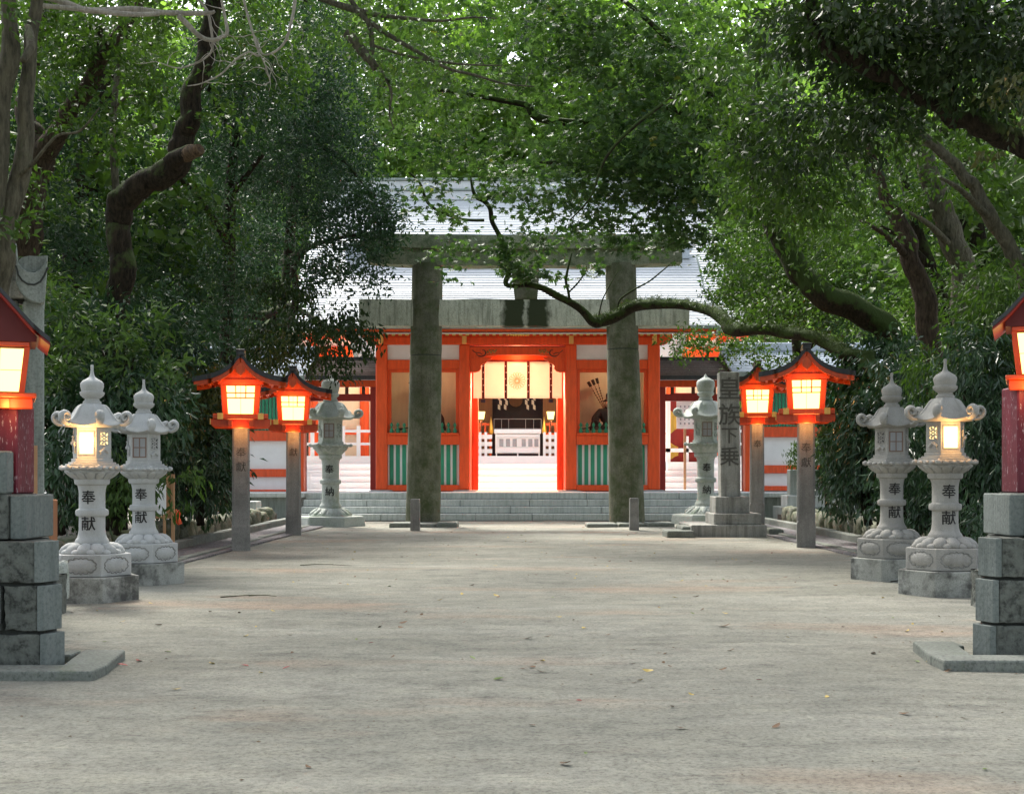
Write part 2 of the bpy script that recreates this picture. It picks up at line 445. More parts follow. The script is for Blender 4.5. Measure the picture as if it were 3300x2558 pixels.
barkmat('bark_grey', (.05, .047, .033), (.14, .13, .09), moss=.35, mosscol=(.09, .11, .05))
barkmat('bark_pale', (.26, .24, .20), (.45, .42, .36), moss=.1)
leafmat('leaf_dark', (0.011, 0.032, 0.016), (0.040, 0.084, 0.037), trans=.2, rough=.42, spec=.22)
leafmat('leaf_darker', (0.011, 0.024, 0.008), (0.037, 0.065, 0.018), trans=.22, rough=.42, spec=.22)
leafmat('leaf_mid', (0.020, 0.046, 0.009), (0.068, 0.121, 0.024), trans=.3, spec=.22)
leafmat('leaf_fresh', (0.023, 0.054, 0.013), (0.082, 0.142, 0.034), trans=.25, tip=(0.202, 0.249, 0.059))
leafmat('leaf_maple', (0.023, 0.059, 0.018), (0.073, 0.129, 0.041), trans=.27, tip=(0.183, 0.183, 0.034))
leafmat('leaf_sunny', (0.070, 0.140, 0.027), (0.205, 0.31, 0.078), trans=.45, tip=(0.450, 0.500, 0.180))
leafmat('leaf_glossy', (0.012, 0.035, 0.014), (0.048, 0.099, 0.045), trans=.12, rough=.28, spec=.42)
leafmat('leaf_rusty', (0.024, 0.041, 0.013), (0.081, 0.083, 0.024), trans=.25, tip=(0.284, 0.133, 0.034))  # rusty tone; near the lamps it paints in their orange light
leafmat('leaf_moss', (0.024, 0.041, 0.008), (0.064, 0.101, 0.021), trans=.2)

def tie_mat():
    stone('tie_beam_stone', (.42, .44, .35), (.58, .60, .49), grain=40, speck=.4, moss=.12, mosscol=(.12, .14, .07), stain=.3, dark=(.12, .13, .09), streak=.6, bumpd=.015)
    m = MATS['tie_beam_stone']; nt = m.node_tree
    p = [n for n in nt.nodes if n.type == 'BSDF_PRINCIPLED'][0]; base = p.inputs['Base Color'].links[0].from_socket
    v, g = coords(nt); sx = N(nt, 'ShaderNodeSeparateXYZ'); nt.links.new(g.outputs['Position'], sx.inputs[0])
    a = N(nt, 'ShaderNodeMath', operation='SUBTRACT'); nt.links.new(sx.outputs[0], a.inputs[0]); a.inputs[1].default_value = X(1121, 32)
    b = N(nt, 'ShaderNodeMath', operation='ABSOLUTE'); nt.links.new(a.outputs[0], b.inputs[0])
    c = N(nt, 'ShaderNodeMath', operation='MULTIPLY_ADD'); nt.links.new(noise_n(nt, v, 4, 6), c.inputs[0]); c.inputs[1].default_value = .35; nt.links.new(b.outputs[0], c.inputs[2])
    o = ramp(nt, c.outputs[0], [(.66, (1, 1, 1)), (.8, (0, 0, 0))]).outputs[0]
    i = ramp(nt, c.outputs[0], [(.2, (0, 0, 0)), (.27, (1, 1, 1))]).outputs[0]
    f = mixc(nt, 1, o, i, 'MULTIPLY')
    nt.links.new(mixc(nt, f, base, (.035, .045, .02)), p.inputs['Base Color'])
tie_mat()
# cloth of the curtain lets lamp light through
def cloth_mat():
    m, nt, out = new_mat('curtain_cloth')
    d = N(nt, 'ShaderNodeBsdfDiffuse'); d.inputs[0].default_value = (.82, .8, .74, 1)
    t = N(nt, 'ShaderNodeBsdfTranslucent'); t.inputs[0].default_value = (.85, .8, .7, 1)
    mx = N(nt, 'ShaderNodeMixShader', Fac=.5)
    nt.links.new(d.outputs[0], mx.inputs[1]); nt.links.new(t.outputs[0], mx.inputs[2]); nt.links.new(mx.outputs[0], out.inputs[0])
    MATS['curtain_cloth'] = m
cloth_mat()
def ground_mat():
    m, nt, out = new_mat('sand_path')
    v, g = coords(nt); vs, _ = coords(nt, (.4, 1.0, 1)); vf, _ = coords(nt, (1.1, 3.6, 1))
    a = noise_n(nt, vs, .9, 7, .62)
    c = ramp(nt, a, [(.3, (.232, .232, .196)), (.5, (.285, .283, .24)), (.7, (.345, .34, .292))]).outputs[0]
    s = noise_n(nt, vf, 1.3, 8, .7)
    c = mixc(nt, 1, c, ramp(nt, s, [(.3, (.80, .80, .80)), (.5, (1, 1, 1)), (.7, (1.10, 1.09, 1.07))]).outputs[0], 'MULTIPLY')
    r_ = noise_n(nt, vs, .55, 5, .6)
    c = mixc(nt, ramp(nt, r_, [(.55, (0, 0, 0)), (.68, (.5, .5, .5))]).outputs[0], c, (.40, .27, .19))
    d_ = noise_n(nt, vf, 2.1, 9, .75)
    c = mixc(nt, ramp(nt, d_, [(.565, (0, 0, 0)), (.66, (.7, .7, .7))]).outputs[0], c, (.16, .15, .13))
    c = mixc(nt, 1, c, ramp(nt, noise_n(nt, v, 3.3, 8, .75), [(.35, (.80, .81, .82)), (.5, (1, 1, 1)), (.65, (1.1, 1.09, 1.07))]).outputs[0], 'MULTIPLY')
    sp = noise_n(nt, v, 38, 4, .85)
    c = mixc(nt, 1, c, ramp(nt, sp, [(.3, (.5, .5, .5)), (.5, (1, 1, 1)), (.7, (1.25, 1.25, 1.25))]).outputs[0], 'MULTIPLY')
    p = N(nt, 'ShaderNodeBsdfPrincipled', Roughness=.95); p.inputs['Specular IOR Level'].default_value = .15
    nt.links.new(c, p.inputs['Base Color'])
    ad = N(nt, 'ShaderNodeMath', operation='MULTIPLY_ADD'); nt.links.new(s, ad.inputs[0]); ad.inputs[1].default_value = 3; nt.links.new(sp, ad.inputs[2])
    nt.links.new(bump(nt, ad.outputs[0], 1.0, .02), p.inputs['Normal'])
    nt.links.new(p.outputs[0], out.inputs[0]); MATS['sand_path'] = m
ground_mat()

# ================================================================== ground
def ground():
    nx, ny = 120, 150; vs = []; fs = []
    xs = [-200, -90, -40] + list(np.linspace(-16, 16, nx)) + [40, 90, 200]
    ys = [-60, -20] + list(np.linspace(-4, 44, ny)) + [60, 110, 220, 420]
    for j, y in enumerate(ys):
        for i, x in enumerate(xs):
            z = .02 * noise.noise(Vector((x * .45, y * .45, 0))) + .008 * noise.noise(Vector((x * 2.1, y * 3.1, 4)))
            if abs(x) > 7 and y < 60: z += min(.55, (abs(x) - 7) * .16)
            vs.append((x, y, z - .01))
    w = len(xs)
    for j in range(len(ys) - 1):
        for i in range(w - 1): fs.append((j * w + i, j * w + i + 1, (j + 1) * w + i + 1, (j + 1) * w + i))
    m = MB(); m.add(vs, fs); return struct(m.build('ground', 'sand_path', smooth='all'))
ground()
FL = .744
# raised court behind the steps
struct(MB().box(-40, -6.2, 36.1, 38.2, -.3, FL - .13).box(6.6, 40, 36.1, 38.2, -.3, FL - .13).build('terrace', 'wall_stone'))
struct(MB().box(-40, 40, 38.2, 130, -.3, FL).box(-6.2, 6.6, 36.6, 38.2, -.3, FL).build('courtyard', 'court_stone'))
struct(MB().box(-16, -5.86, 35.92, 38.19, FL - .128, FL - .01).box(6.45, 16, 35.92, 38.19, FL - .128, FL - .01).build('terrace_edge', 'step_stone', bevel=.012))
rs = random.Random(5)
st = MB(); jt = MB()
for i in range(4):
    y0 = 35.2 + .35 * i; z1 = .186 * (i + 1); x = -5.86
    while x < 6.44:
        w = rs.uniform(1.5, 2.6); x1 = min(6.44, x + w)
        if 6.44 - x1 < .6: x1 = 6.44
        st.box(x + .004, x1 - .004, y0 + rs.uniform(0, .008), y0 + .9, z1 - .18, z1 - rs.uniform(0, .004)); x = x1
struct(st.build('stone_steps', 'step_stone', bevel=.012))
struct(MB().box(-5.85, 6.43, 35.24, 36.2, -.1, .08).box(-5.85, 6.43, 35.6, 36.5, .05, .33).box(-5.85, 6.43, 35.95, 36.6, .2, .53).build('step_core', 'joint_dark'))
# hall stairs in the bright court
hs = MB()
for i in range(4): hs.box(-9.5, 9.5, 45.6 + i * .45, 51, FL - .05, FL + .22 * (i + 1))
hs.box(-9.5, 9.5, 51, 70, FL, 1.98)
struct(hs.build('hall_stairs', 'court_stone', bevel=.01))

def rock(mb, cx, cy, cz, rx, ry, rz, seed, n=12):
    bm = bmesh.new(); bmesh.ops.create_icosphere(bm, subdivisions=3, radius=1)
    for v in bm.verts:
        d = v.co.normalized(); p = max(abs(d.x), abs(d.y), abs(d.z)) ** .7
        k = (1 / p) * .82 + .22 * noise.noise(d * 1.7 + Vector((seed, seed * 2, 0))) + .07 * noise.noise(d * 5 + Vector((seed, 0, 3)))
        v.co = Vector((cx + d.x * k * rx, cy + d.y * k * ry, max(cz - .1, cz + d.z * k * rz)))
    mb.add([v.co[:] for v in bm.verts], [[q.index for q in f.verts] for f in bm.faces]); bm.free()

# kerbs, gutters and mossy edging boulders on both sides
for s, xi, xo, xb in ((-1, -4.92, -5.68, -6.25), (1, 5.36, 6.16, 6.75)):
    side = 'left' if s < 0 else 'right'
    k1 = MB(); k2 = MB(); y = 9.5; r2 = random.Random(7 + s)
    while y < 33.5:
        l = r2.uniform(1.0, 1.5); dx = -s * .018 * (27 - y) * .9
        k1.box(xi + dx - .06, xi + dx + .06, y, y + l - .015, -.1, .045 + r2.uniform(-.008, .008))
        k2.box(xo + dx - .09, xo + dx + .09, y, y + l - .015, -.1, .15 + r2.uniform(-.01, .01)); y += l
    struct(k1.build('kerb', 'kerb_stone', bevel=.012)); struct(k2.build('kerb', 'kerb_stone', bevel=.015))
    x0, x1 = sorted((xi + s * .02, xo))
    struct(MB().box(x0 - .35, x1 + .35, 9.5, 33.5, -.2, .018).build('gutter', 'gravel_mat'))
    y = 10.5; i = 0
    side_grp = 'mossy edging boulders along the %s shrub bed' % side
    while y < 33:
        ly = r2.uniform(.45, .85); h = r2.uniform(.3, .46); m = MB()
        dx = -s * .018 * (27 - y) * .9
        rock(m, 0, 0, .12, .26, ly * .52, h * .8, i * 3.3 + s)
        o = m.build('boulder', 'boulder_stone', smooth='all'); o.location = (xb + dx + r2.uniform(-.05, .05), y + ly / 2, .02)
        tag(o, 'mossy squared boulder edging the shrub bed along the %s side of the path' % side, 'boulder', side_grp); y += ly * .95; i += 1
    x0, x1 = sorted((xb + s * .1, xb + s * 9))
    struct(MB().box(x0, x1, 8, 34.6, -.3, .2).build('shrub_bed', 'soil'))

# ================================================================== roof helper
def courses(mb, x0, x1, prof, n, lip=.03, flare=0, wob=.004, seed=0):
    """stepped shingle courses over a (Y,z) profile"""
    L = [0]
    for a, b in zip(prof, prof[1:]): L.append(L[-1] + math.hypot(b[0] - a[0], b[1] - a[1]))
    def at(t):
        d = t * L[-1]
        for i in range(len(prof) - 1):
            if d <= L[i + 1] + 1e-9:
                u = (d - L[i]) / (L[i + 1] - L[i]); return (prof[i][0] + (prof[i + 1][0] - prof[i][0]) * u, prof[i][1] + (prof[i + 1][1] - prof[i][1]) * u)
        return prof[-1]
    rg = random.Random(seed)
    for i in range(n):
        a = at(i / n); b = at((i + 1) / n); l = lip + rg.uniform(-wob, wob); f = flare * (1 - i / n)
        mb.extr_x([(a[0], a[1] - .06), (a[0], a[1] + l), (b[0], b[1]), (b[0], b[1] - .06)], x0 - f, x1 + f)

# ================================================================== shrine gate
G = 38.5
def gx(p): return X(p, G)
def gz(p): return Z(p, G)
gate = thing('shrine_gate', 'vermilion shrine gate with green slatted side bays and wide grey roof above the steps', 'gate', (0, G + 2, FL))
for px0, px1 in ((801, 826), (979, 1002), (1206, 1230), (1382, 1408)):
    c = MB(); x0, x1 = gx(px0), gx(px1); cx = (x0 + x1) / 2; r = (x1 - x0) / 2
    c.box(x0, x1, G, G + .34, FL + .05, gz(735))
    c.build('column', 'vermilion', gate, bevel=.035, seg=2)
    b = MB(); rock(b, cx, G + .17, FL, .42, .36, .06, px0 * .1); b.build('column_foot', 'granite', gate, smooth='all')
    c = MB().box(x0, x1, G + 3.7, G + 4.04, FL, gz(720)); c.build('column', 'vermilion', gate, bevel=.03)
    MB().box(cx - .065, cx + .065, G - .17, G - .03, gz(734), gz(717)).build('bracket_end', 'ochre', gate, bevel=.01)
# beams of the front
MB().box(gx(797), gx(1412), G - .03, G + .3, gz(735), gz(718)).build('top_beam', 'vermilion', gate, bevel=.012)
MB().box(gx(801), gx(1408), G + .02, G + .28, gz(718), gz(690)).build('eave_beam', 'vermilion', gate)
for a, b in ((826, 979), (1230, 1382)):
    MB().box(gx(a), gx(b), G + .10, G + .2, gz(767), gz(735)).build('white_panel', 'plaster', gate)
    MB().box(gx(a), gx(b), G + .03, G + .3, gz(787), gz(767)).build('cross_beam', 'vermilion', gate, bevel=.012)
    MB().box(gx(a), gx(b), G + .0, G + .34, gz(948), gz(928)).box(gx(a), gx(b), G - .06, G + .36, gz(928), gz(923)).build('sill_beam', 'vermilion', gate, bevel=.012)
    MB().box(gx(a), gx(b), G + .03, G + .3, FL + .02, gz(1034)).build('bottom_beam', 'vermilion', gate, bevel=.012)
    # inner jamb frame of the niche opening
    f = MB(); w = .1
    f.box(gx(a), gx(a) + w, G + .12, G + .28, gz(923), gz(787)).box(gx(b) - w, gx(b), G + .12, G + .28, gz(923), gz(787)).box(gx(a) + w, gx(b) - w, G + .12, G + .28, gz(793), gz(787))
    f.build('niche_frame', 'vermilion', gate, bevel=.008)
    # green slats with white gaps
    MB().box(gx(a), gx(b), G + .2, G + .24, gz(1034), gz(948)).build('slat_backing', 'white_paint', gate)
    s = MB(); n = 11; x0, x1 = gx(a) + .03, gx(b) - .03; p = (x1 - x0) / n
    for i in range(n): s.box(x0 + i * p + .02, x0 + i * p + p - .05, G + .175, G + .199, gz(1034), gz(948))
    s.build('green_slats_panel', 'slat_green', gate, bevel=.006)
    # turned green pickets
    s = MB(); n = 11; p = (x1 - x0) / n; zb = gz(923); hh = gz(900) - zb
    for i in range(n):
        cx = x0 + (i + .5) * p
        s.lathe([(.05, zb), (.06, zb + .1 * hh), (.055, zb + .3 * hh), (.022, zb + .45 * hh), (.03, zb + .5 * hh), (.02, zb + .54 * hh), (.05, zb + .68 * hh), (.045, zb + .8 * hh), (.004, zb + hh)], 10, cx=cx, cy=G + .02)
    s.build('picket_rail', 'green_paint', gate, smooth=True)
    # niche room
    r_ = MB(); xa, xb = gx(a) - .12, gx(b) + .12
    r_.box(xa, xb, G + 1.9, G + 2.0, FL, gz(740)).box(xa - .08, xa, G + .34, G + 2.0, FL, gz(740)).box(xb, xb + .08, G + .34, G + 2.0, FL, gz(740))
    r_.build('niche_wall', 'cream', gate)
    MB().box(xa, xb, G + .34, G + 2, gz(760), gz(757)).build('niche_ceiling', 'cream', gate)
    MB().box(xa, xb, G + .34, G + 1.9, gz(940), gz(937)).build('niche_floor', 'wood_brown', gate)
# passage side walls, jambs and ceiling
for s in (-1, 1):
    a, b = sorted((s * 1.40, s * 1.74))
    MB().box(a, b, G + .34, G + 3.7, FL, gz(728)).build('passage_wall', 'vermilion', gate)
    a, b = sorted((s * 1.21, s * 1.40))
    MB().box(a, b, G + 1.75, G + 2.15, FL + .02, gz(765)).build('door_jamb', 'vermilion_worn', gate, bevel=.015)
    # carved corner bracket under the rainbow beam
    q = []
    for u, w in ((0, 0), (0, -.44), (.16, -.44), (.27, -.40), (.33, -.32), (.31, -.25), (.36, -.2), (.46, -.17), (.52, -.1), (.60, -.07), (.66, 0)):
        q.append((s * (1.40 - u), gz(762) + w + .01))
    MB().extr_y(q if s < 0 else q[::-1], G + .1, G + .24).build('corner_bracket', 'vermilion', gate, bevel=.01)
    # scroll carving
    sc = MB(); pts = []
    cxs = s * (gx(1180) ); czs = gz(750)
    for i in range(16):
        t = i / 15; ang = math.pi * .5 + t * 4.4; rr = .05 + .12 * t
        pts.append((cxs + s * math.cos(ang) * rr * 1.1, G + .065, czs + math.sin(ang) * rr * .95))
    sc.tube(pts, [.008 + .012 * math.sin(math.pi * i / 15) for i in range(16)], 6)
    pts = [(s * (1.05 + .035 * i), G + .065, gz(757) + .02 * math.sin(i * .9) + .014 * i + .02) for i in range(9)]
    sc.tube(pts, .012, 6); sc.build('scroll_carving', 'dark_carving', gate, smooth='all')
    w = MB()
    for i, (dx, dz) in enumerate(((0, 0), (.06, .05), (.1, -.01), (.15, .04), (.2, .0), (.24, .05))):
        w.lathe([(.001, czs + dz - .05), (.035, czs + dz - .02), (.03, czs + dz + .02), (.001, czs + dz + .045)], 8, cx=s * (.88 - dx), cy=G + .08)
    w.build('cloud_carving', 'robe_gold', gate, smooth='all')
zt = gz(737); zc = gz(759)
top = [(gx(1002) + i * (gx(1206) - gx(1002)) / 24, zt) for i in range(25)]
bot = [(x, zc - .04 + .14 * (1 - (abs(i - 12) / 12) ** 3.2)) for i, (x, z) in enumerate(top)]
MB().strip_y(top, [(x, z - .06) for x, z in bot], G + .07, G + .27).build('rainbow_beam', 'vermilion', gate, merge=.001)
MB().box(gx(1002), gx(1206), G + .04, G + .07, gz(739.5), gz(737)).build('beam_moulding', 'deep_red', gate)
MB().box(-1.4, 1.4, G + .34, G + 3.7, gz(728), gz(726)).build('passage_ceiling', 'vermilion', gate)
MB().box(-1.4, 1.4, G + .9, G + 1.0, gz(772), gz(738)).build('lintel', 'vermilion', gate, bevel=.01)
# eaves: soffit, rafters with yellow ends, fascia
E0, E1 = 36.95, G + .02
ze = Z(717, 37.2)
zr = lambda y: ze + .1 + (y - 37.2) * .36
MB().extr_x([(E0, zr(E0) + .03), (E0, zr(E0) + .05), (G + .3, zr(G + .3) + .05), (G + .3, zr(G + .3) + .03)], -5.55, 5.55).build('soffit', 'white_paint', gate)
ra = MB(); re_ = MB(); n = 58
for i in range(n):
    x = -5.42 + i * (10.84 / (n - 1))
    ra.extr_x([(37.2, zr(37.2) - .085), (37.2, zr(37.2) + .028), (G + .2, zr(G + .2) + .028), (G + .2, zr(G + .2) - .085)], x - .045, x + .045)
    re_.box(x - .047, x + .047, 37.185, 37.2, zr(37.2) - .087, zr(37.2) + .02)
r_o = ra.build('rafter_row', 'vermilion', gate); re_.build('rafter_tips', 'ochre', r_o)
MB().box(-5.58, 5.58, E0 - .02, E0 + .12, Z(707, E0), Z(700, E0)).build('fascia', 'vermilion', gate, bevel=.01)
MB().box(-5.55, 5.55, E0 + .1, E0 + .16, Z(710, E0), Z(706, E0)).build('fascia_strip', 'deep_red', gate)
orn = MB()
for i in range(9):
    t = i / 8 * 2 - 1; orn.lathe([(.001, Z(716, 37.1) - .03 * (1 - abs(t))), (.04, Z(714, 37.1)), (.001, Z(711.5, 37.1) + .04 * (1 - abs(t)))], 8, cx=X(1106, 37) + t * .28, cy=37.1)
orn.build('gilt_ornament', 'gold', gate, smooth='all')
roof = MB(); zE = Z(699, 36.8)
prof = [(36.8, zE + .06), (38.2, zE + .62), (39.8, zE + 1.5), (41.5, Z(545, 41.5))]
courses(roof, -5.62, 5.62, prof, 34, .025, flare=.04, wob=.006)
courses(roof, -5.62, 5.62, [(46.2, zE), (44.8, zE + .62), (43.2, zE + 1.5), (41.5, Z(545, 41.5))], 12, .03)
ro = roof.build('roof', 'roof_copper', gate)
MB().box(-5.66, 5.66, 36.78, 36.95, zE - .02, zE + .06).build('eave_edge', 'roof_edge', ro, bevel=.01)
rd = MB(); zR = Z(545, 41.5)
rd.box(-5.4, 5.4, 41.2, 41.8, zR - .15, zR + .12).box(-5.5, 5.5, 41.25, 41.75, zR + .12, zR + .28).box(-5.5, 5.5, 41.15, 41.85, zR + .28, zR + .34)
rd.build('ridge', 'roof_slate', ro, bevel=.015)
for s in (-1, 1):   # gable boards and side brackets
    gb = MB(); x0, x1 = sorted((s * 5.58, s * 5.70))
    pf = prof; pr = [(46.2, zE), (44.8, zE + .62), (43.2, zE + 1.5), (41.5, zR)]
    for q in (pf, pr):
        for a, b in zip(q, q[1:]): gb.extr_x([(a[0], a[1] - .28), (a[0], a[1] - .05), (b[0], b[1] - .05), (b[0], b[1] - .28)], x0, x1)
    gb.build('gable_board', 'roof_edge', gate)
    x0, x1 = sorted((s * 4.1, s * 4.16))
    MB().box(x0, x1, G + .3, G + 4, FL + .3, gz(735)).build('end_wall', 'plaster', gate)
    q = [(s * (4.18 + u), gz(735) + w) for u, w in ((0, 0), (0, .32), (.35, .34), (.38, .2), (.28, .14), (.22, .04), (.12, 0))]
    MB().extr_y(q, G + .05, G + .2).build('eave_bracket', 'vermilion', gate, bevel=.012)
    # yellowish glints of the metal fittings
# curtain in the gateway
cur = thing('curtain', 'white curtain with a gold flower crest and dark red straps hanging in the gateway', 'curtain', (0, 39.25, 3.5))
zc0, zc1 = Z(849, 39.25), Z(771, 39.25)
nx, nz = 120, 10; vs = []; fs = []
for j in range(nz + 1):
    for i in range(nx + 1):
        x = -1.33 + 2.66 * i / nx; z = zc0 + (zc1 - zc0) * j / nz
        y = 39.25 + .012 * math.sin(x * 9 + j * .2) * (1 - j / nz) + .02 * noise.noise(Vector((x * 2, z * 1.2, 0))); vs.append((x, y, z - .012 * (abs((x + 1.33) % .67 - .33) * 2) * (1 - j / nz)))
for j in range(nz):
    for i in range(nx): fs.append((j * (nx + 1) + i, j * (nx + 1) + i + 1, (j + 1) * (nx + 1) + i + 1, (j + 1) * (nx + 1) + i))
m = MB(); m.add(vs, fs); co = m.build('cloth', 'curtain_cloth', cur, smooth='all'); so = co.modifiers.new('t', 'SOLIDIFY'); so.thickness = .004
MB().box(-1.38, 1.38, 39.24, 39.29, zc1, zc1 + .05).build('curtain_rod', 'deep_red', cur)
for px in (1028, 1072, 1115, 1157.5 + 22 - 1):
    px = {1028: 1030.5, 1072: 1078.8, 1115: 1127}.get(px, 1175)
    x = X(px, 39.2); s = MB(); s.box(x - .04, x + .04, 39.205, 39.213, zc0 - .02, zc1); s.build('strap', 'strap', cur)
    w = MB()
    for i in range(5): w.lathe([(.001, zc1 - .16 - i * .19), (.022, zc1 - .14 - i * .19), (.001, zc1 - .12 - i * .19)], 8, cx=x + (.012 if i % 2 else -.012), cy=39.2)
    w.build('strap_knots', 'cloth', cur, smooth='all')
for px in (1030.5, 1175):
    x = X(px, 39.2); MB().box(x - .07, x + .07, 39.19, 39.23, zc0 - .14, zc0 - .03).build('tassel', 'ribbon_dark', cur, bevel=.02)
cr = MB(); cz = Z(812, 39.2); cxx = X(1103, 39.2)
for i in range(16):
    a0 = 2 * math.pi * i / 16; h = math.pi / 16 * .86
    loop = []
    for k in range(13):
        t = k / 12
        if t < .15: rr, aa = .05 + t / .15 * .17, a0 - h * (.35 + .65 * t / .15)
        elif t > .85: rr, aa = .05 + (1 - t) / .15 * .17, a0 + h * (.35 + .65 * (1 - t) / .15)
        else: u = (t - .15) / .7; rr = .22 + .03 * math.sin(math.pi * u); aa = a0 - h + 2 * h * u
        loop.append((cxx + rr * math.cos(aa), 39.20, cz + rr * math.sin(aa)))
    cr.tube(loop, .0055, 5)
cr.tube([(cxx + .035 * math.cos(a), 39.2, cz + .035 * math.sin(a)) for a in np.linspace(0, 6.283, 17)], .007, 5)
cr.build('crest', 'ochre', cur, smooth='all')

# ================================================================== guardian figures
def guardian(cx, s, label):
    zb = gz(937); y = G + 1.25
    t = thing('guardian_statue', label, 'statue', (cx, y, zb))
    # robe and body as one skin surface: seated, knees wide, arms forward
    bm = bmesh.new(); J = {'pelvis': (0, 0, .22, .2), 'chest': (0, .02, .62, .2), 'neck': (0, 0, .86, .07), 'head': (0, -.02, 1.0, .1), 'crown': (0, 0, 1.08, .08),
         'shl': (-.24, 0, .76, .12), 'ell': (-.42, -.12, .5, .13), 'wrl': (-.26, -.34, .38, .07), 'shr': (.24, 0, .76, .12), 'elr': (.42, -.12, .5, .13), 'wrr': (.26, -.34, .38, .07),
         'knl': (-.42, -.3, .2, .15), 'ftl': (-.2, -.5, -.12, .08), 'knr': (.42, -.3, .2, .15), 'ftr': (.2, -.5, -.12, .08)}
    idx = {}
    V = {k: bm.verts.new(v[:3]) for k, v in J.items()}
    for a, b in (('pelvis', 'chest'), ('chest', 'neck'), ('neck', 'head'), ('head', 'crown'), ('chest', 'shl'), ('shl', 'ell'), ('ell', 'wrl'), ('chest', 'shr'), ('shr', 'elr'), ('elr', 'wrr'), ('pelvis', 'knl'), ('knl', 'ftl'), ('pelvis', 'knr'), ('knr', 'ftr')):
        bm.edges.new((V[a], V[b]))
    me = bpy.data.meshes.new('robed_body'); bm.verts.index_update()
    order = [k for k in J]; bm.to_mesh(me); bm.free()
    o = bpy.data.objects.new('robed_body', me); COL.objects.link(o); o.parent = t; o.location = (0, 0, .1)
    sk = o.modifiers.new('s', 'SKIN'); sd = o.modifiers.new('d', 'SUBSURF'); sd.levels = sd.render_levels = 2
    for k, v in zip(order, me.skin_vertices[0].data): v.radius = (J[k][3], J[k][3])
    me.skin_vertices[0].data[0].use_root = True
    me.materials.append(MATS['robe'])
    # face, hat, sleeves, skirt
    MB().add(*ico(cx, y - .07, zb + 1.1, .085, .06, .11)).build('face', 'skin_statue', t, smooth='all')
    h = MB(); h.lathe([(.11, zb + 1.17), (.12, zb + 1.2), (.1, zb + 1.24), (.05, zb + 1.27), (.05, zb + 1.4), (.01, zb + 1.44)], 14, cx=cx, cy=y)
    h.build('hat', 'robe', t, smooth=True)
    for q in (-1, 1):
        MB().frustum([(cx + q * a, y + b) for a, b in ((.28, -.38), (.56, -.3), (.56, -.1), (.3, -.06))][::q], zb + .3, [(cx + q * a, y + b) for a, b in ((.26, -.3), (.48, -.24), (.46, -.08), (.28, -.04))][::q], zb + .68).build('sleeve', 'robe', t, bevel=.03, seg=2)
        MB().add(*ico(cx + q * .22, y - .4, zb + .5, .055, .05, .06)).build('hand', 'skin_statue', t, smooth='all')
        MB().frustum([(cx + q * a, y + b) for a, b in ((.08, -.56), (.28, -.56), (.3, -.42), (.08, -.42))][::q], zb - .12, [(cx + q * a, y + b) for a, b in ((.05, -.5), (.46, -.48), (.5, -.2), (.05, -.2))][::q], zb + .3).build('trouser', 'robe_gold', t, bevel=.02)
    # quiver of arrows fanned behind the shoulder, bow and sword
    f = MB(); fl = MB()
    for i in range(3):
        a = R(16 + i * 7) * -s
        bx, bz = cx - s * .12 * 0 , zb + .8
        ex, ez = bx + math.sin(a) * 1.15, bz + math.cos(a) * 1.15
        f.tube([(bx, y + .25, bz), (ex, y + .25, ez)], .012, 6)
        fl.tube([(bx + math.sin(a) * .98, y + .25, bz + math.cos(a) * .98), (ex, y + .25, ez)], [.05, .055], 4)
        for q in range(6): fl.tube([(bx + math.sin(a) * (.42 + q * .08), y + .24, bz + math.cos(a) * (.42 + q * .08)), (bx + math.sin(a) * (.45 + q * .08), y + .24, bz + math.cos(a) * (.45 + q * .08))], .022, 5)
    ar = f.build('arrows', 'wood_brown', t); fl.build('fletching', 'robe', ar)
    sw = MB(); sw.tube([(cx + .3, y - .1, zb + .42), (cx - .5, y - .15, zb + .4), (cx - .72, y - .16, zb + .36), (cx - .88, y - .16, zb + .33)], [.02, .022, .02, .05], 6)
    sw.tube([(cx - .86, y - .16, zb + .335), (cx - .98, y - .16, zb + .32)], [.05, .02], 6); sw.build('sword', 'robe', t)
    MB().box(cx - .45, cx + .45, y - .5, y + .35, zb, zb + .12).build('seat_block', 'wood_brown', t, bevel=.01)
def ico(cx, cy, cz, rx, ry, rz, sub=2):
    bm = bmesh.new(); bmesh.ops.create_icosphere(bm, subdivisions=sub, radius=1)
    r = ([(cx + v.co.x * rx, cy + v.co.y * ry, cz + v.co.z * rz) for v in bm.verts], [[q.index for q in f.verts] for f in bm.faces]); bm.free(); return r
guardian(gx(907), 1, 'dark robed seated guardian figure in the niche left of the gateway')
guardian(gx(1302), -1 * -1, 'dark robed seated guardian figure with fanned arrows in the niche right of the gateway')

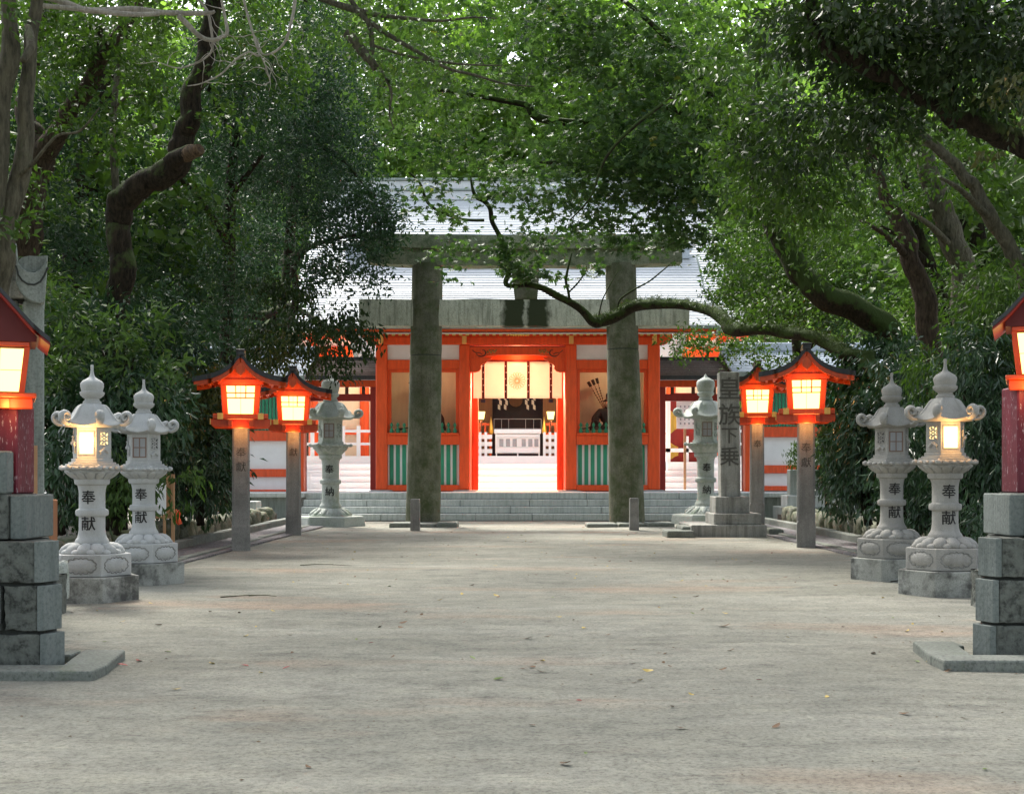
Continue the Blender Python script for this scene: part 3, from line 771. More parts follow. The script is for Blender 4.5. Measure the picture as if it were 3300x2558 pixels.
# ================================================================== side gates and outer walls
def side_gate(x0, x1, px_side, label):
    Yg = 39.2
    t = thing('side_gate', label, 'gate', ((x0 + x1) / 2, Yg, FL))
    for x in (x0, x1):
        MB().box(x - .09, x + .09, Yg, Yg + .2, FL, Z(811, Yg)).build('post', 'deep_red', t, bevel=.01)
    MB().box(x0 - .1, x1 + .1, Yg - .02, Yg + .2, Z(825, Yg), Z(811, Yg)).build('top_beam', 'vermilion', t, bevel=.01)
    MB().box(x0 + .09, x1 - .09, Yg + .02, Yg + .16, Z(855, Yg), Z(840, Yg)).build('tie_beam', 'deep_red', t, bevel=.01)
    k = MB()
    for x in np.linspace(x0 + .3, x1 - .3, 4): k.box(x - .05, x + .05, Yg + .05, Yg + .12, Z(840, Yg), Z(825, Yg))
    k.build('strut', 'dark_carving', t)
    r_ = MB(); courses(r_, x0 - .2, x1 + .2, [(38.75, Z(803, 38.75)), (40.5, Z(768, 40.5))], 9, .05); courses(r_, x0 - .2, x1 + .2, [(42.0, Z(803, 38.75)), (40.5, Z(768, 40.5))], 4, .05)
    ro = r_.build('roof', 'roof_brown', t)
    MB().box(x0 - .24, x1 + .24, 38.7, 38.82, Z(809, 38.7), Z(801, 38.7)).build('eave_edge', 'black_roof', ro)
    MB().box(x0 - .25, x1 + .25, 40.35, 40.65, Z(769, 40.5), Z(762, 40.5)).build('ridge', 'black_roof', ro)
side_gate(X(646, 39.2), X(796, 39.2), 0, 'small vermilion side gate with dark shingle roof left of the main gate')
side_gate(X(1413, 39.2), X(1590, 39.2), 1, 'small vermilion side gate with dark shingle roof right of the main gate')

def outer_wall(pxa, pxb, dy, label, endpx):
    Yw = 38.7; z = lambda p: Z(p + dy, Yw); xa, xb = X(pxa, Yw), X(pxb, Yw)
    t = thing('corridor_wall', label, 'wall', ((xa + xb) / 2, Yw, FL))
    MB().box(xa, xb, Yw + .1, Yw + .3, FL - .05, z(845)).build('plaster_wall', 'plaster', t)
    for a, b, n_, yy in ((918, 940, 'rail', -.02), (1000, 1017, 'rail', .0), (1044, 1054, 'sill', -.02), (800, 846, 'lintel', -.03)):
        zb = max(z(b), FL + .002); MB().box(xa, xb, Yw + yy, Yw + .32, zb, z(a)).build(n_, 'vermilion_worn', t, bevel=.01)
    n = int((xb - xa) / .105); m = MB(); g_ = MB()
    for i in range(n):
        x = xa + .05 + i * .105
        (m if i % 1 == 0 else g_).box(x, x + .07, Yw + .04, Yw + .1, z(918), z(846))
    MB().box(xa, xb, Yw + .12, Yw + .18, z(918), z(846)).build('lattice_backing', 'white_paint', t)
    m.build('lattice', 'slat_green', t)
    np_ = max(2, int((xb - xa) / 2.2))
    for i in range(np_ + 1):
        x = xa + (xb - xa) * i / np_; MB().box(x - .11, x + .11, Yw - .04, Yw + .34, FL, z(800)).build('post', 'vermilion', t, bevel=.01)
    r_ = MB(); za, zb = Z(803 + dy, 37.9), Z(755 + dy, 40.2)
    courses(r_, xa - .6, xb + .25, [(37.9, za), (38.9, za + .33), (40.2, zb)], 13, .035)
    courses(r_, xa - .6, xb + .25, [(42.5, za), (40.2, zb)], 4, .035)
    ro = r_.build('roof', 'roof_slate', t)
    MB().box(xa - .62, xb + .27, 37.85, 37.98, za - .1, za + .03).build('eave_edge', 'roof_edge', ro)
    MB().box(xa - .62, xb + .3, 40.0, 40.4, zb - .05, zb + .22).build('ridge', 'roof_slate', ro, bevel=.03)
outer_wall(380, 640, 0, 'white plaster corridor wall with vermilion rails and green lattice, left end behind the lamp posts', 0)
outer_wall(1597, 1990, -8, 'white plaster corridor wall with vermilion rails and green lattice, right of the carved stone pillar', 1)

# ================================================================== main hall
H0 = 54.0
hall = thing('main_hall', 'main hall with broad pale roof and cream walls seen over and through the gate', 'building', (0, 58, 1.98))
zf = 1.98
for x in (-8.4, -6.3, -4.2, -2.1, 2.1, 4.2, 6.3, 8.4):
    MB().lathe([(.19, zf), (.19, 6.9)], 16, cx=x, cy=H0).build('column', 'vermilion', hall, smooth=True)
for a, b in ((-8.4, -6.3), (-6.3, -4.2), (-4.2, -2.1), (2.1, 4.2), (4.2, 6.3), (6.3, 8.4)):
    MB().box(a, b, H0 + .1, H0 + .2, zf, 6.9).build('wall_panel', 'cream', hall)
    MB().box(a, b, H0 - .08, H0 + .22, 2.9, 3.1).build('wall_rail', 'vermilion', hall)
MB().box(-9, 9, H0 - .2, H0 + .2, 6.1, 6.5).build('head_beam', 'vermilion', hall)
MB().box(-9, 9, H0 - .1, H0 + .1, 6.5, 7.3).build('frieze', 'plaster', hall)
MB().box(-9, 9, H0 - .15, H0 + .15, 5.2, 5.45).build('cross_beam', 'ochre', hall)
k = MB()
for i in range(60): k.box(-9.2 + i * .31, -9.2 + i * .31 + .12, 52.4, 54, 6.75, 6.9)
k.build('rafter_row', 'vermilion', hall)
MB().box(-9.4, 9.4, 52.4, 54.2, 6.92, 6.97).build('soffit', 'white_paint', hall)
r_ = MB(); zE2 = 7.0; zR2 = Z(425, 64)
courses(r_, -9.4, 9.4, [(52.2, zE2), (55.5, zE2 + 2.1), (60, zE2 + 5.4), (64, zR2)], 62, .05)
r_.box(-9.3, 9.3, 64, 64.4, 8, zR2)
ro = r_.build('roof', 'roof_copper', hall)
MB().box(-9.0, 9.0, 63.7, 64.5, zR2 - .1, zR2 + .35).box(-9.1, 9.1, 63.75, 64.45, zR2 + .42, zR2 + .85).build('ridge', 'roof_copper', ro, bevel=.03)
MB().box(-9.1, 9.1, 63.6, 64.6, zR2 + .35, zR2 + .42).box(-9.2, 9.2, 63.6, 64.6, zR2 + .85, zR2 + .95).build('ridge_band', 'roof_edge', ro)
# sanctuary seen through the gateway
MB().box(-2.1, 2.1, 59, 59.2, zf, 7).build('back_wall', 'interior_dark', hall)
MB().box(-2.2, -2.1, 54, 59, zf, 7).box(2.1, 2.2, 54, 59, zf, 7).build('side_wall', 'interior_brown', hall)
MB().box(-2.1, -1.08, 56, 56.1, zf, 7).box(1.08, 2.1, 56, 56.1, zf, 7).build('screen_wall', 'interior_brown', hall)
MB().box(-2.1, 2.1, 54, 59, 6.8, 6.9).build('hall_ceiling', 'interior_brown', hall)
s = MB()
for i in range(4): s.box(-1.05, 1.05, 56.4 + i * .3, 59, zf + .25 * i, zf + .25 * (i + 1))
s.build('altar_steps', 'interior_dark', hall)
s = MB()
for x in (-1.0, -.68, -.38, .34, .68, 1.0): s.box(x - .012, x + .012, 55.6, 55.63, 3.1, 3.62)
s.box(-1.0, 1.0, 55.6, 55.63, 3.6, 3.63).box(-1.0, 1.0, 55.6, 55.63, 3.2, 3.22); s.build('thin_rail', 'pane_grey', hall)
for q in (-1, 1):
    s = MB(); a, b = sorted((q * 1.08, q * 2.05))
    s.box(a, b, 54.6, 54.68, 3.3, 3.4).box(a, b, 54.6, 54.68, 2.9, 2.98)
    for x in np.linspace(a + .05, b - .05, 5): s.box(x - .035, x + .035, 54.58, 54.7, zf, 3.42)
    s.build('red_railing', 'vermilion', hall)
    MB().lathe([(.02, 2.9), (.12, 3.0), (.09, 3.2), (.05, 3.45), (.01, 3.65)], 10, cx=q * 1.1, cy=54.3).build('gilt_finial', 'gold', hall, smooth='all')
mr = MB(); mr.lathe([(.3, -.03), (.3, .03)], 32); mo = mr.build('mirror', 'interior_brown', None); mo.rotation_euler = (R(90), 0, 0); mo.location = (X(1100, 58) , 58, Z(853, 58))
tag(mo, 'round dark bronze mirror hanging in the dim sanctuary below the curtain', 'mirror')
rope = thing('sacred_rope', 'straw rope with four white zigzag paper streamers across the sanctuary front', 'rope', (0, 53.8, 5))
rp = MB(); rp.tube([(x, 53.8, 5.02 - .12 * math.cos(x * .75)) for x in np.linspace(-1.9, 1.9, 15)], .06, 8); rp.build('rope_strand', 'wood_pale', rope, smooth='all')
for px in (1066, 1079, 1124, 1138):
    x = X(px, 53.8); m = MB(); z = 4.9; sgn = 1 if px < 1104 else -1
    for i in range(5):
        w_ = .05; dx = (.03 if i % 2 else -.03) * sgn
        m.extr_y([(x + dx - w_, z), (x + dx + w_, z - .05), (x + dx + w_, z - .24), (x + dx - w_, z - .19)], 53.76 + .006 * i, 53.764 + .006 * i); z -= .19
    m.build('paper_streamer', 'streamer_paper', rope)
# offering box
bx = thing('offering_box', 'white wooden offering box with slatted front before the sanctuary', 'offering box', (0, 52, zf))
MB().box(-.92, .92, 51.6, 52.5, 2.88, 3.04).build('lid', 'white_paint', bx, bevel=.01)
MB().box(-.88, .88, 51.75, 52.4, 2.1, 2.88).build('box_body', 'white_paint', bx)
f = MB()
for x in (-.86, -.02, .82): f.box(x, x + .05, 51.68, 51.75, zf, 2.88)
f.box(-.86, .87, 51.66, 51.74, 2.74, 2.83).box(-.86, .87, 51.66, 51.74, 2.12, 2.3); f.build('front_frame', 'white_paint', bx)
f = MB()
for x in (-.72, -.46, -.2, .16, .42, .66): f.box(x, x + .16, 51.725, 51.745, 2.36, 2.66)
f.build('dark_slot', 'pane_grey', bx)
for s in (-1, 1):
    ft = thing('low_fence', 'low white wooden fence %s of the offering box' % ('left' if s < 0 else 'right'), 'fence', (s * 1.8, 51.6, zf), 'low white fences before the sanctuary')
    a, b = sorted((s * 1.0, s * 4.6)); m = MB(); n = int(3.6 / .22)
    for i in range(n): m.box(a + i * .22, a + i * .22 + .1, 51.5, 51.58, zf, 2.92)
    m.build('paling', 'white_paint', ft)
    m = MB(); 
    for z in (2.1, 2.38, 2.66): m.box(a, b, 51.58, 51.62, z, z + .16)
    m.build('fence_rail', 'white_paint', ft)
    lx = X(1026, 53) if s < 0 else X(1174.5, 53)
    lt = thing('standing_lamp', 'lit paper lamp on a dark stand at the %s of the sanctuary opening' % ('left' if s < 0 else 'right'), 'lamp', (lx, 53, zf), 'paper lamps flanking the sanctuary')
    MB().frustum([(lx - .11, 52.9), (lx + .11, 52.9), (lx + .11, 53.1), (lx - .11, 53.1)], Z(894, 53), [(lx - .16, 52.85), (lx + .16, 52.85), (lx + .16, 53.15), (lx - .16, 53.15)], Z(878, 53)).build('lamp_shade', 'paper_core', lt)
    MB().lathe([(.14, zf), (.12, zf + .06), (.025, zf + .1), (.025, Z(902, 53)), (.06, Z(899, 53)), (.03, Z(897, 53)), (.1, Z(894.5, 53))], 12, cx=lx, cy=53).build('lamp_stand', 'dark_carving', lt, smooth=True)
    bf = thing('balustrade', 'white wooden balustrade at the %s wing of the main hall' % ('left' if s < 0 else 'right'), 'fence', (s * 7, 50.5, zf), 'balustrades in front of the hall wings')
    m = MB(); a, b = sorted((s * 5, s * 9.2))
    for i in range(8): x = a + i * (b - a) / 7; m.box(x - .07, x + .07, 51.1, 51.22, zf, 3.15)
    m.build('baluster', 'plaster', bf)
    MB().box(a, b, 51.12, 51.2, 2.9, 3.0).box(a, b, 51.12, 51.2, 2.4, 2.5).build('balustrade_rail', 'plaster', bf)
# gilded red doors and notice board seen through the right side gate
dr = thing('gilded_door', 'dark red door with gilt corner fittings seen through the right side gate', 'door', (X(1450, 47), 47, FL))
MB().box(X(1430, 47), X(1490, 47), 47, 47.06, 1.4, Z(838, 47)).build('door_leaf', 'deep_red', dr)
for zc_, h_ in ((Z(900, 47), .42), (Z(962, 47), .3)):
    q = []
    for i in range(13):
        t = i / 12; q.append((X(1430, 47) + .34 * math.sin(math.pi * t) * (1 + .18 * math.cos(t * 25)), zc_ - h_ + 2 * h_ * t))
    MB().extr_y(q, 46.985, 46.998).build('gilt_fitting', 'gold', dr)
fr = MB(); fr.box(X(1421, 46.8), X(1430, 46.8), 46.8, 46.95, FL, Z(850, 46.8)).box(X(1421, 46.8), X(1500, 46.8), 46.8, 46.95, Z(964, 46.8), Z(956, 46.8)).box(X(1461, 46.8), X(1469, 46.8), 46.8, 46.95, FL, Z(930, 46.8)).box(X(1421, 46.8), X(1500, 46.8), 46.6, 46.95, FL, Z(985, 46.8))
fr.build('white_frame', 'white_paint', dr)
nb = thing('notice_board', 'white notice board with little roof behind the right side gate', 'sign', (X(1470, 44), 44, FL))
MB().box(X(1443, 44), X(1500, 44), 44, 44.05, Z(914, 44), Z(852, 44)).build('board', 'white_paint', nb)
MB().extr_y([(X(1435, 44), Z(853, 44)), (X(1470, 44), Z(845, 44)), (X(1506, 44), Z(853, 44)), (X(1470, 44), Z(847.5, 44))], 43.8, 44.3).build('board_roof', 'wood_pale', nb)
MB().box(X(1459, 44), X(1464, 44), 44.05, 44.15, FL, Z(860, 44)).box(X(1488, 44), X(1493, 44), 44.05, 44.15, FL, Z(860, 44)).build('board_post', 'wood_pale', nb)
fs_ = MB()
for r0 in range(5):
    for c in range(5): fs_.box(X(1450 + c * 9, 44), X(1453 + c * 9, 44), 43.992, 43.999, Z(865 + r0 * 9 + 4, 44), Z(865 + r0 * 9, 44))
fs_.build('paper_slips', 'pane_grey', nb)
tb = thing('white_table', 'low white table behind the left side gate', 'table', (X(700, 46), 46, FL))
MB().box(X(665, 46), X(735, 46), 45, 45.5, FL + .55, FL + .62).build('tabletop', 'white_paint', tb)
MB().box(X(668, 46), X(672, 46), 45.05, 45.1, FL, FL + .55).box(X(728, 46), X(732, 46), 45.05, 45.1, FL, FL + .55).build('table_leg', 'white_paint', tb)
# ================================================================== stone torii
TY = 32.25
torii = thing('stone_torii', 'mossy grey stone torii with two round pillars standing before the steps', 'torii', (X(1118, TY), TY, 0))
for cb, ct, wb, wt, yj in ((902, 912, 37, 32.5, 759), (1338, 1323.5, 38, 32.5, 746)):
    xb, xt = X(cb, TY), X(ct, TY); rb, rt = wb * TY / F, wt * TY / F; ztop = Z(566, TY); zj = Z(yj, TY)
    def ring_at(z): 
        t = z / ztop; return xb + (xt - xb) * t, rb + (rt - rb) * t
    for z0, z1, nm in ((-.05, zj - .012, 'pillar_lower'), (zj + .012, ztop + .02, 'pillar_upper')):
        vs = []; fs = []; n = 40; k = 26
        for j in range(k + 1):
            z = z0 + (z1 - z0) * j / k; cx, r = ring_at(max(z, 0)); 
            if j in (0, k): r *= .985
            for i in range(n):
                a = 2 * math.pi * i / n
                rr = r * (1 + .025 * noise.noise(Vector((math.cos(a) * 1.3 + cb, math.sin(a) * 1.3, z * .8))) + .008 * noise.noise(Vector((math.cos(a) * 6, math.sin(a) * 6, z * 5))))
                vs.append((cx + rr * math.cos(a), TY + rr * math.sin(a), z))
        for j in range(k):
            for i in range(n): fs.append((j * n + i, j * n + (i + 1) % n, (j + 1) * n + (i + 1) % n, (j + 1) * n + i))
        fs += [tuple(range(n - 1, -1, -1)), tuple(range(k * n, k * n + n))]
        m = MB(); m.add(vs, fs); m.build(nm, 'torii_stone', torii, smooth=True)
    MB().lathe([(ring_at(zj)[1] * .97, zj - .03), (ring_at(zj)[1] * .97, zj + .03)], 32, cx=ring_at(zj)[0], cy=TY).build('pillar_joint', 'joint_dark', torii, smooth=True)
def rough_beam(name, mat, x0, x1, y0, y1, zf0, zf1, n=40, amp=.02, seed=0, mosstop=False):
    """long beam: zf0/zf1 give bottom/top height along x"""
    vs = []; fs = []
    for i in range(n + 1):
        x = x0 + (x1 - x0) * i / n; b, t = zf0(x), zf1(x)
        prof = [(y0, b), (y0 - .01, (b * 2 + t) / 3), (y0, (b + t * 2) / 3), (y0 + .02, t), ((y0 + y1) / 2, t + .01), (y1, t), (y1, b)]
        for j, (y, z) in enumerate(prof):
            v = Vector((x, y, z)); d = Vector((x * 1.1 + seed, y * 3, z * 3)); d2 = d * 4
            vs.append((x + amp * .3 * noise.noise(d), y + amp * noise.noise(d) + amp * .4 * noise.noise(d2), z + amp * noise.noise(d + Vector((5, 5, 5)))))
    k = 7
    for i in range(n):
        for j in range(k): fs.append((i * k + j, (i + 1) * k + j, (i + 1) * k + (j + 1) % k, i * k + (j + 1) % k))
    fs += [tuple(range(k)), tuple(range(n * k, n * k + k))]
    m = MB(); m.add(vs, fs); return m.build(name, mat, torii, smooth=35)
xc = X(1118, TY)
sag = lambda a: (lambda x: a + .1 * ((x - xc) / 4) ** 4 * 1.0)
rough_beam('tie_beam', 'tie_beam_stone', X(768, TY), X(1470, TY - .2), TY - .22, TY + .22, lambda x: Z(695, TY - .2), lambda x: Z(638, TY - .2), seed=1)
rough_beam('under_lintel', 'torii_top', X(785, TY), X(1452, TY), TY - .28, TY + .28, sag(Z(566, TY - .3)), sag(Z(530, TY - .3)), seed=4)
rough_beam('top_lintel', 'torii_top', X(772, TY), X(1464, TY), TY - .38, TY + .38, sag(Z(530, TY - .36)), sag(Z(501, TY - .36)), seed=9)
gk = MB(); Yk = TY - .2
pl = [(1098, 638), (1094, 600), (1091, 575), (1093, 560), (1150, 560), (1150, 590), (1146, 638)]
gk.extr_y([(X(a, Yk), Z(b, Yk)) for a, b in pl], Yk - .03, TY + .2); gk.build('centre_strut', 'torii_stone', torii, bevel=.03, seg=2)
ms = MB(); seedv = 3
for cxp, wp in ((1103, 27), (1146, 26)):
    q = []
    for i in range(26):
        a = 2 * math.pi * i / 26; q.append((X(cxp + wp * math.copysign(abs(math.cos(a)) ** .55, math.cos(a)) * (1 + .1 * noise.noise(Vector((i * .7, cxp, 0)))), Yk), Z(666 + 26 * math.copysign(abs(math.sin(a)) ** .6, math.sin(a)) * (-1), Yk)))
    ms.extr_y(q, TY - .252, TY - .2)
for a, b, y0p, lab in ((829, 976, 1121, 'left'), (1251, 1440, 1120, 'right')):
    m = MB(); Ys = 30.9; xs = [X(a, Ys) + (X(b, Ys) - X(a, Ys)) * t for t in (0, .36, .68, 1)]
    for i in range(3): m.box(xs[i] + .01, xs[i + 1] - .01, Ys + rs.uniform(-.08, .05), 31.9, -.1, .1 + rs.uniform(-.02, .015))
    tag(m.build('footing_stones', 'kerb_stone', bevel=.04, seg=2), 'low row of worn footing stones at the foot of the %s torii pillar' % lab, 'footing')
for px, Yp, h0, lab in ((885, 29.0, 1064, 'left'), (1353, 29.3, 1062, 'right')):
    x = X(px, Yp); m = MB(); z1 = Z(h0, Yp)
    m.frustum([(x - .105, Yp), (x + .105, Yp), (x + .105, Yp + .2), (x - .105, Yp + .2)], -.05, [(x - .1, Yp + .005), (x + .1, Yp + .005), (x + .1, Yp + .2), (x - .1, Yp + .2)], z1)
    tag(m.build('marker_post', 'granite_post', bevel=.012), 'short square stone marker post in front of the %s torii pillar' % lab, 'stone post')

# ================================================================== carved stone pillar
YM = 26.75
mon = thing('inscribed_pillar', 'tall square stone pillar carved with four large characters on a stepped plinth', 'stone pillar', (X(1555, YM), YM, 0))
x = X(1553, YM); x2 = X(1556, YM)
m = MB(); m.frustum([(x2 - .2, YM - .17), (x2 + .2, YM - .17), (x2 + .2, YM + .2), (x2 - .2, YM + .2)], Z(1060, YM), [(x - .2, YM - .16), (x + .2, YM - .16), (x + .2, YM + .2), (x - .2, YM + .2)], Z(793, YM - .17))
m.build('shaft', 'monument_stone', mon, bevel=.02, seg=2)
MB().box(X(1520, YM), X(1592, YM), YM - .38, YM + .42, Z(1095, YM - .38), Z(1059, YM - .38)).build('plinth', 'monument_stone', mon, bevel=.015)
MB().box(X(1513, YM), X(1612, YM), YM - .62, YM + .6, Z(1119, YM - .6), Z(1095, YM - .6)).build('lower_plinth', 'monument_stone', mon, bevel=.015)
for i, (ch, y0, y1) in enumerate((('皇', 803, 852), ('族', 859, 908), ('下', 911, 947), ('乗', 953, 993))):
    zc_ = Z((y0 + y1) / 2, YM - .17); g_ = glyph(ch, (y1 - y0) * YM / F * (.92 if i < 3 else 1.0), .012, 'carve_shadow', mon, (x - mon.location.x + .0, -.163 - .001 * i, zc_), 'carved_character', offset=.012)
pb = MB(); pb.box(X(1474, 26), X(1636, 26), 26.0, 28.0, -.1, Z(1119, 26))
tag(pb.build('plinth_slab', 'monument_stone', bevel=.03, seg=2), 'broad low stone slab under the inscribed pillar and a lamp post', 'stone slab')
m = MB(); m.box(X(1423, 25.7), X(1482, 25.7), 25.7, 26.6, -.1, .13).box(X(1460, 25.7), X(1490, 25.7), 26.1, 27.2, -.1, .2)
tag(m.build('edging_stone', 'kerb_stone', bevel=.04, seg=2), 'worn edging stones left of the slab under the inscribed pillar', 'stone')
m = MB(); m.box(X(1640, 26.6), X(1668, 26.6), 26.6, 27.8, -.1, .14).box(X(1650, 26.4), X(1690, 26.4), 27.2, 28.3, -.1, .1)
tag(m.build('edging_stone', 'kerb_stone', bevel=.04, seg=2), 'worn edging stones right of the slab beside the lamp post', 'stone')
# monument on the far right
YQ = 34.6
mq = thing('inscribed_monument', 'wide grey inscribed stone monument on two steps at the right below the corridor wall', 'monument', (X(1760, YQ), YQ, 0))
MB().box(X(1685, YQ), X(1840, YQ), YQ, YQ + .4, Z(1057, YQ), Z(1001, YQ)).build('slab', 'wall_stone', mq, bevel=.02)
MB().box(X(1675, YQ), X(1850, YQ), YQ - .2, YQ + .6, Z(1081, YQ), Z(1056, YQ)).build('step', 'step_stone', mq, bevel=.015)
MB().box(X(1661, YQ), X(1864, YQ), YQ - .4, YQ + .8, -.02, Z(1081, YQ - .4)).build('step', 'wall_stone', mq, bevel=.015)
glyph('生', .26, .006, 'carved_ink', mq, (X(1754, YQ) - mq.location.x, -.003, Z(1020, YQ)), 'carved_character')
glyph('陶', .34, .006, 'carved_ink', mq, (X(1753, YQ) - mq.location.x, -.003, Z(1038, YQ)), 'carved_character', sx=1.3)
# stones at the far left
YL = 33.0
sl = thing('stepped_stone_base', 'small stepped stone base behind the nearest left lamp post', 'stone base', (X(516, YL), YL, 0))
MB().box(X(476, YL), X(546, YL), YL, YL + .7, Z(1094, YL), Z(1069, YL)).build('upper_block', 'step_stone', sl, bevel=.015)
MB().box(X(474, YL), X(562, YL), YL - .25, YL + .9, Z(1113, YL), Z(1094, YL)).build('lower_block', 'step_stone', sl, bevel=.015)
MB().box(X(470, YL), X(565, YL), YL - .5, YL + 1.1, -.05, Z(1114, YL - .4)).build('base_slab', 'granite_old', sl, bevel=.02)
m = thing('display_box', 'small tan display box in a white frame by the left shrub bed', 'box', (X(461, 31), 31, 0))
MB().box(X(451, 31), X(471, 31), 31.03, 31.3, Z(1091, 31), Z(1062, 31)).build('panel', 'wood_pale', m)
MB().box(X(449, 31), X(451, 31), 31, 31.3, 0, Z(1060, 31)).box(X(471, 31), X(473, 31), 31, 31.3, 0, Z(1060, 31)).box(X(451, 31), X(471, 31), 31, 31.3, Z(1093, 31), Z(1091, 31)).box(X(451, 31), X(471, 31), 31.01, 31.3, 0.02, Z(1094, 31)).build('frame', 'white_paint', m)
nb2 = thing('notice_board', 'white notice board on a wooden frame between the left lanterns and the shrubs', 'sign', (X(350, 19), 19, 0))
MB().box(X(326, 19), X(355, 19), 18.95, 18.99, Z(1096, 19), Z(1030, 19)).build('board', 'white_paint', nb2)
MB().box(X(354, 19.1), X(365, 19.1), 19.1, 19.14, Z(1099, 19.1), Z(1011, 19.1)).build('side_panel', 'wood_pale', nb2)
MB().box(X(348, 19), X(353, 19), 18.99, 19.03, .15, Z(1034, 19)).box(X(363, 19), X(369, 19), 19.05, 19.1, .15, Z(1011, 19)).box(X(326, 19), X(366, 19), 19.14, 19.18, Z(1106, 19), Z(1101, 19)).build('board_frame', 'wood_pale', nb2)
m = MB(); m.tube([P(372, 1087, 20), P(384, 1118, 20)], .035, 6)
m.tube([P(383, 1088, 20.1), P(376, 1116, 20.1)], .03, 6)
tag(m.build('red_trestle', 'vermilion'), 'small crossed red stakes behind the boulders left of the path', 'stake')

# ================================================================== stone lanterns
def hexr(mb, r, z0, z1, r1=None): 
    r1 = r if r1 is None else r1
    mb.frustum([(r * math.cos(R(60 * i)), r * math.sin(R(60 * i))) for i in range(6)], z0, [(r1 * math.cos(R(60 * i)), r1 * math.sin(R(60 * i))) for i in range(6)], z1); return mb
def petals(mb, n, r0, z0, r1, z1, w, off=0, bul=.25):
    """ring of lotus petals: fat rounded lobes leaning from (r0,z0) to (r1,z1)"""
    for i in range(n):
        a = 2 * math.pi * (i + off) / n
        bm = bmesh.new(); bmesh.ops.create_icosphere(bm, subdivisions=2, radius=1)
        cr, cz = (r0 + r1) / 2, (z0 + z1) / 2; L_ = math.hypot(r1 - r0, z1 - z0) / 2; e = math.atan2(z1 - z0, r1 - r0)
        vs = []
        for v in bm.verts:
            u, t, h = v.co.x * L_, v.co.y * w, v.co.z * L_ * bul
            rr = cr + u * math.cos(e) - h * math.sin(e) * (-1 if e < 0 else 1) ; zz = cz + u * math.sin(e) + h * math.cos(e)
            vs.append((rr * math.cos(a) - t * math.sin(a), rr * math.sin(a) + t * math.cos(a), zz))
        mb.add(vs, [[q.index for q in f.verts] for f in bm.faces]); bm.free()
    return mb
def cartouche(mb, w, h, zc, ap, ang, th=.007, tube=.0065, line=None):
    """lobed frame line and pillow on a hexagon face"""
    q = [(0, 1.0), (.13, .84), (.26, .95), (.4, .92), (.5, .7), (.62, .8), (.76, .74), (.82, .5), (.93, .42), (1.0, .2), (.93, 0)]
    q = q + [(a, -b) for a, b in q[-2::-1]]; q = q + [(-a, b) for a, b in q[-2::-1]]
    pts = [(a * w, b * h) for a, b in q]; n = len(pts) - 1
    ca, sa = math.cos(ang), math.sin(ang)
    def tr(x, z, d): return ((ap + d) * ca - x * sa, (ap + d) * sa + x * ca, zc + z)
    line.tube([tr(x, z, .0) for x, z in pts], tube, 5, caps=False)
    c = len(mb.v); 
    vs = [tr(0, 0, .016)] + [tr(x * .66, z * .66, .014) for x, z in pts[:-1]] + [tr(x * .86, z * .86, .001) for x, z in pts[:-1]]
    k = n; fs = [(0, 1 + i, 1 + (i + 1) % k) for i in range(k)] + [(1 + i, 1 + k + i, 1 + k + (i + 1) % k, 1 + (i + 1) % k) for i in range(k)]
    mb.add(vs, fs)
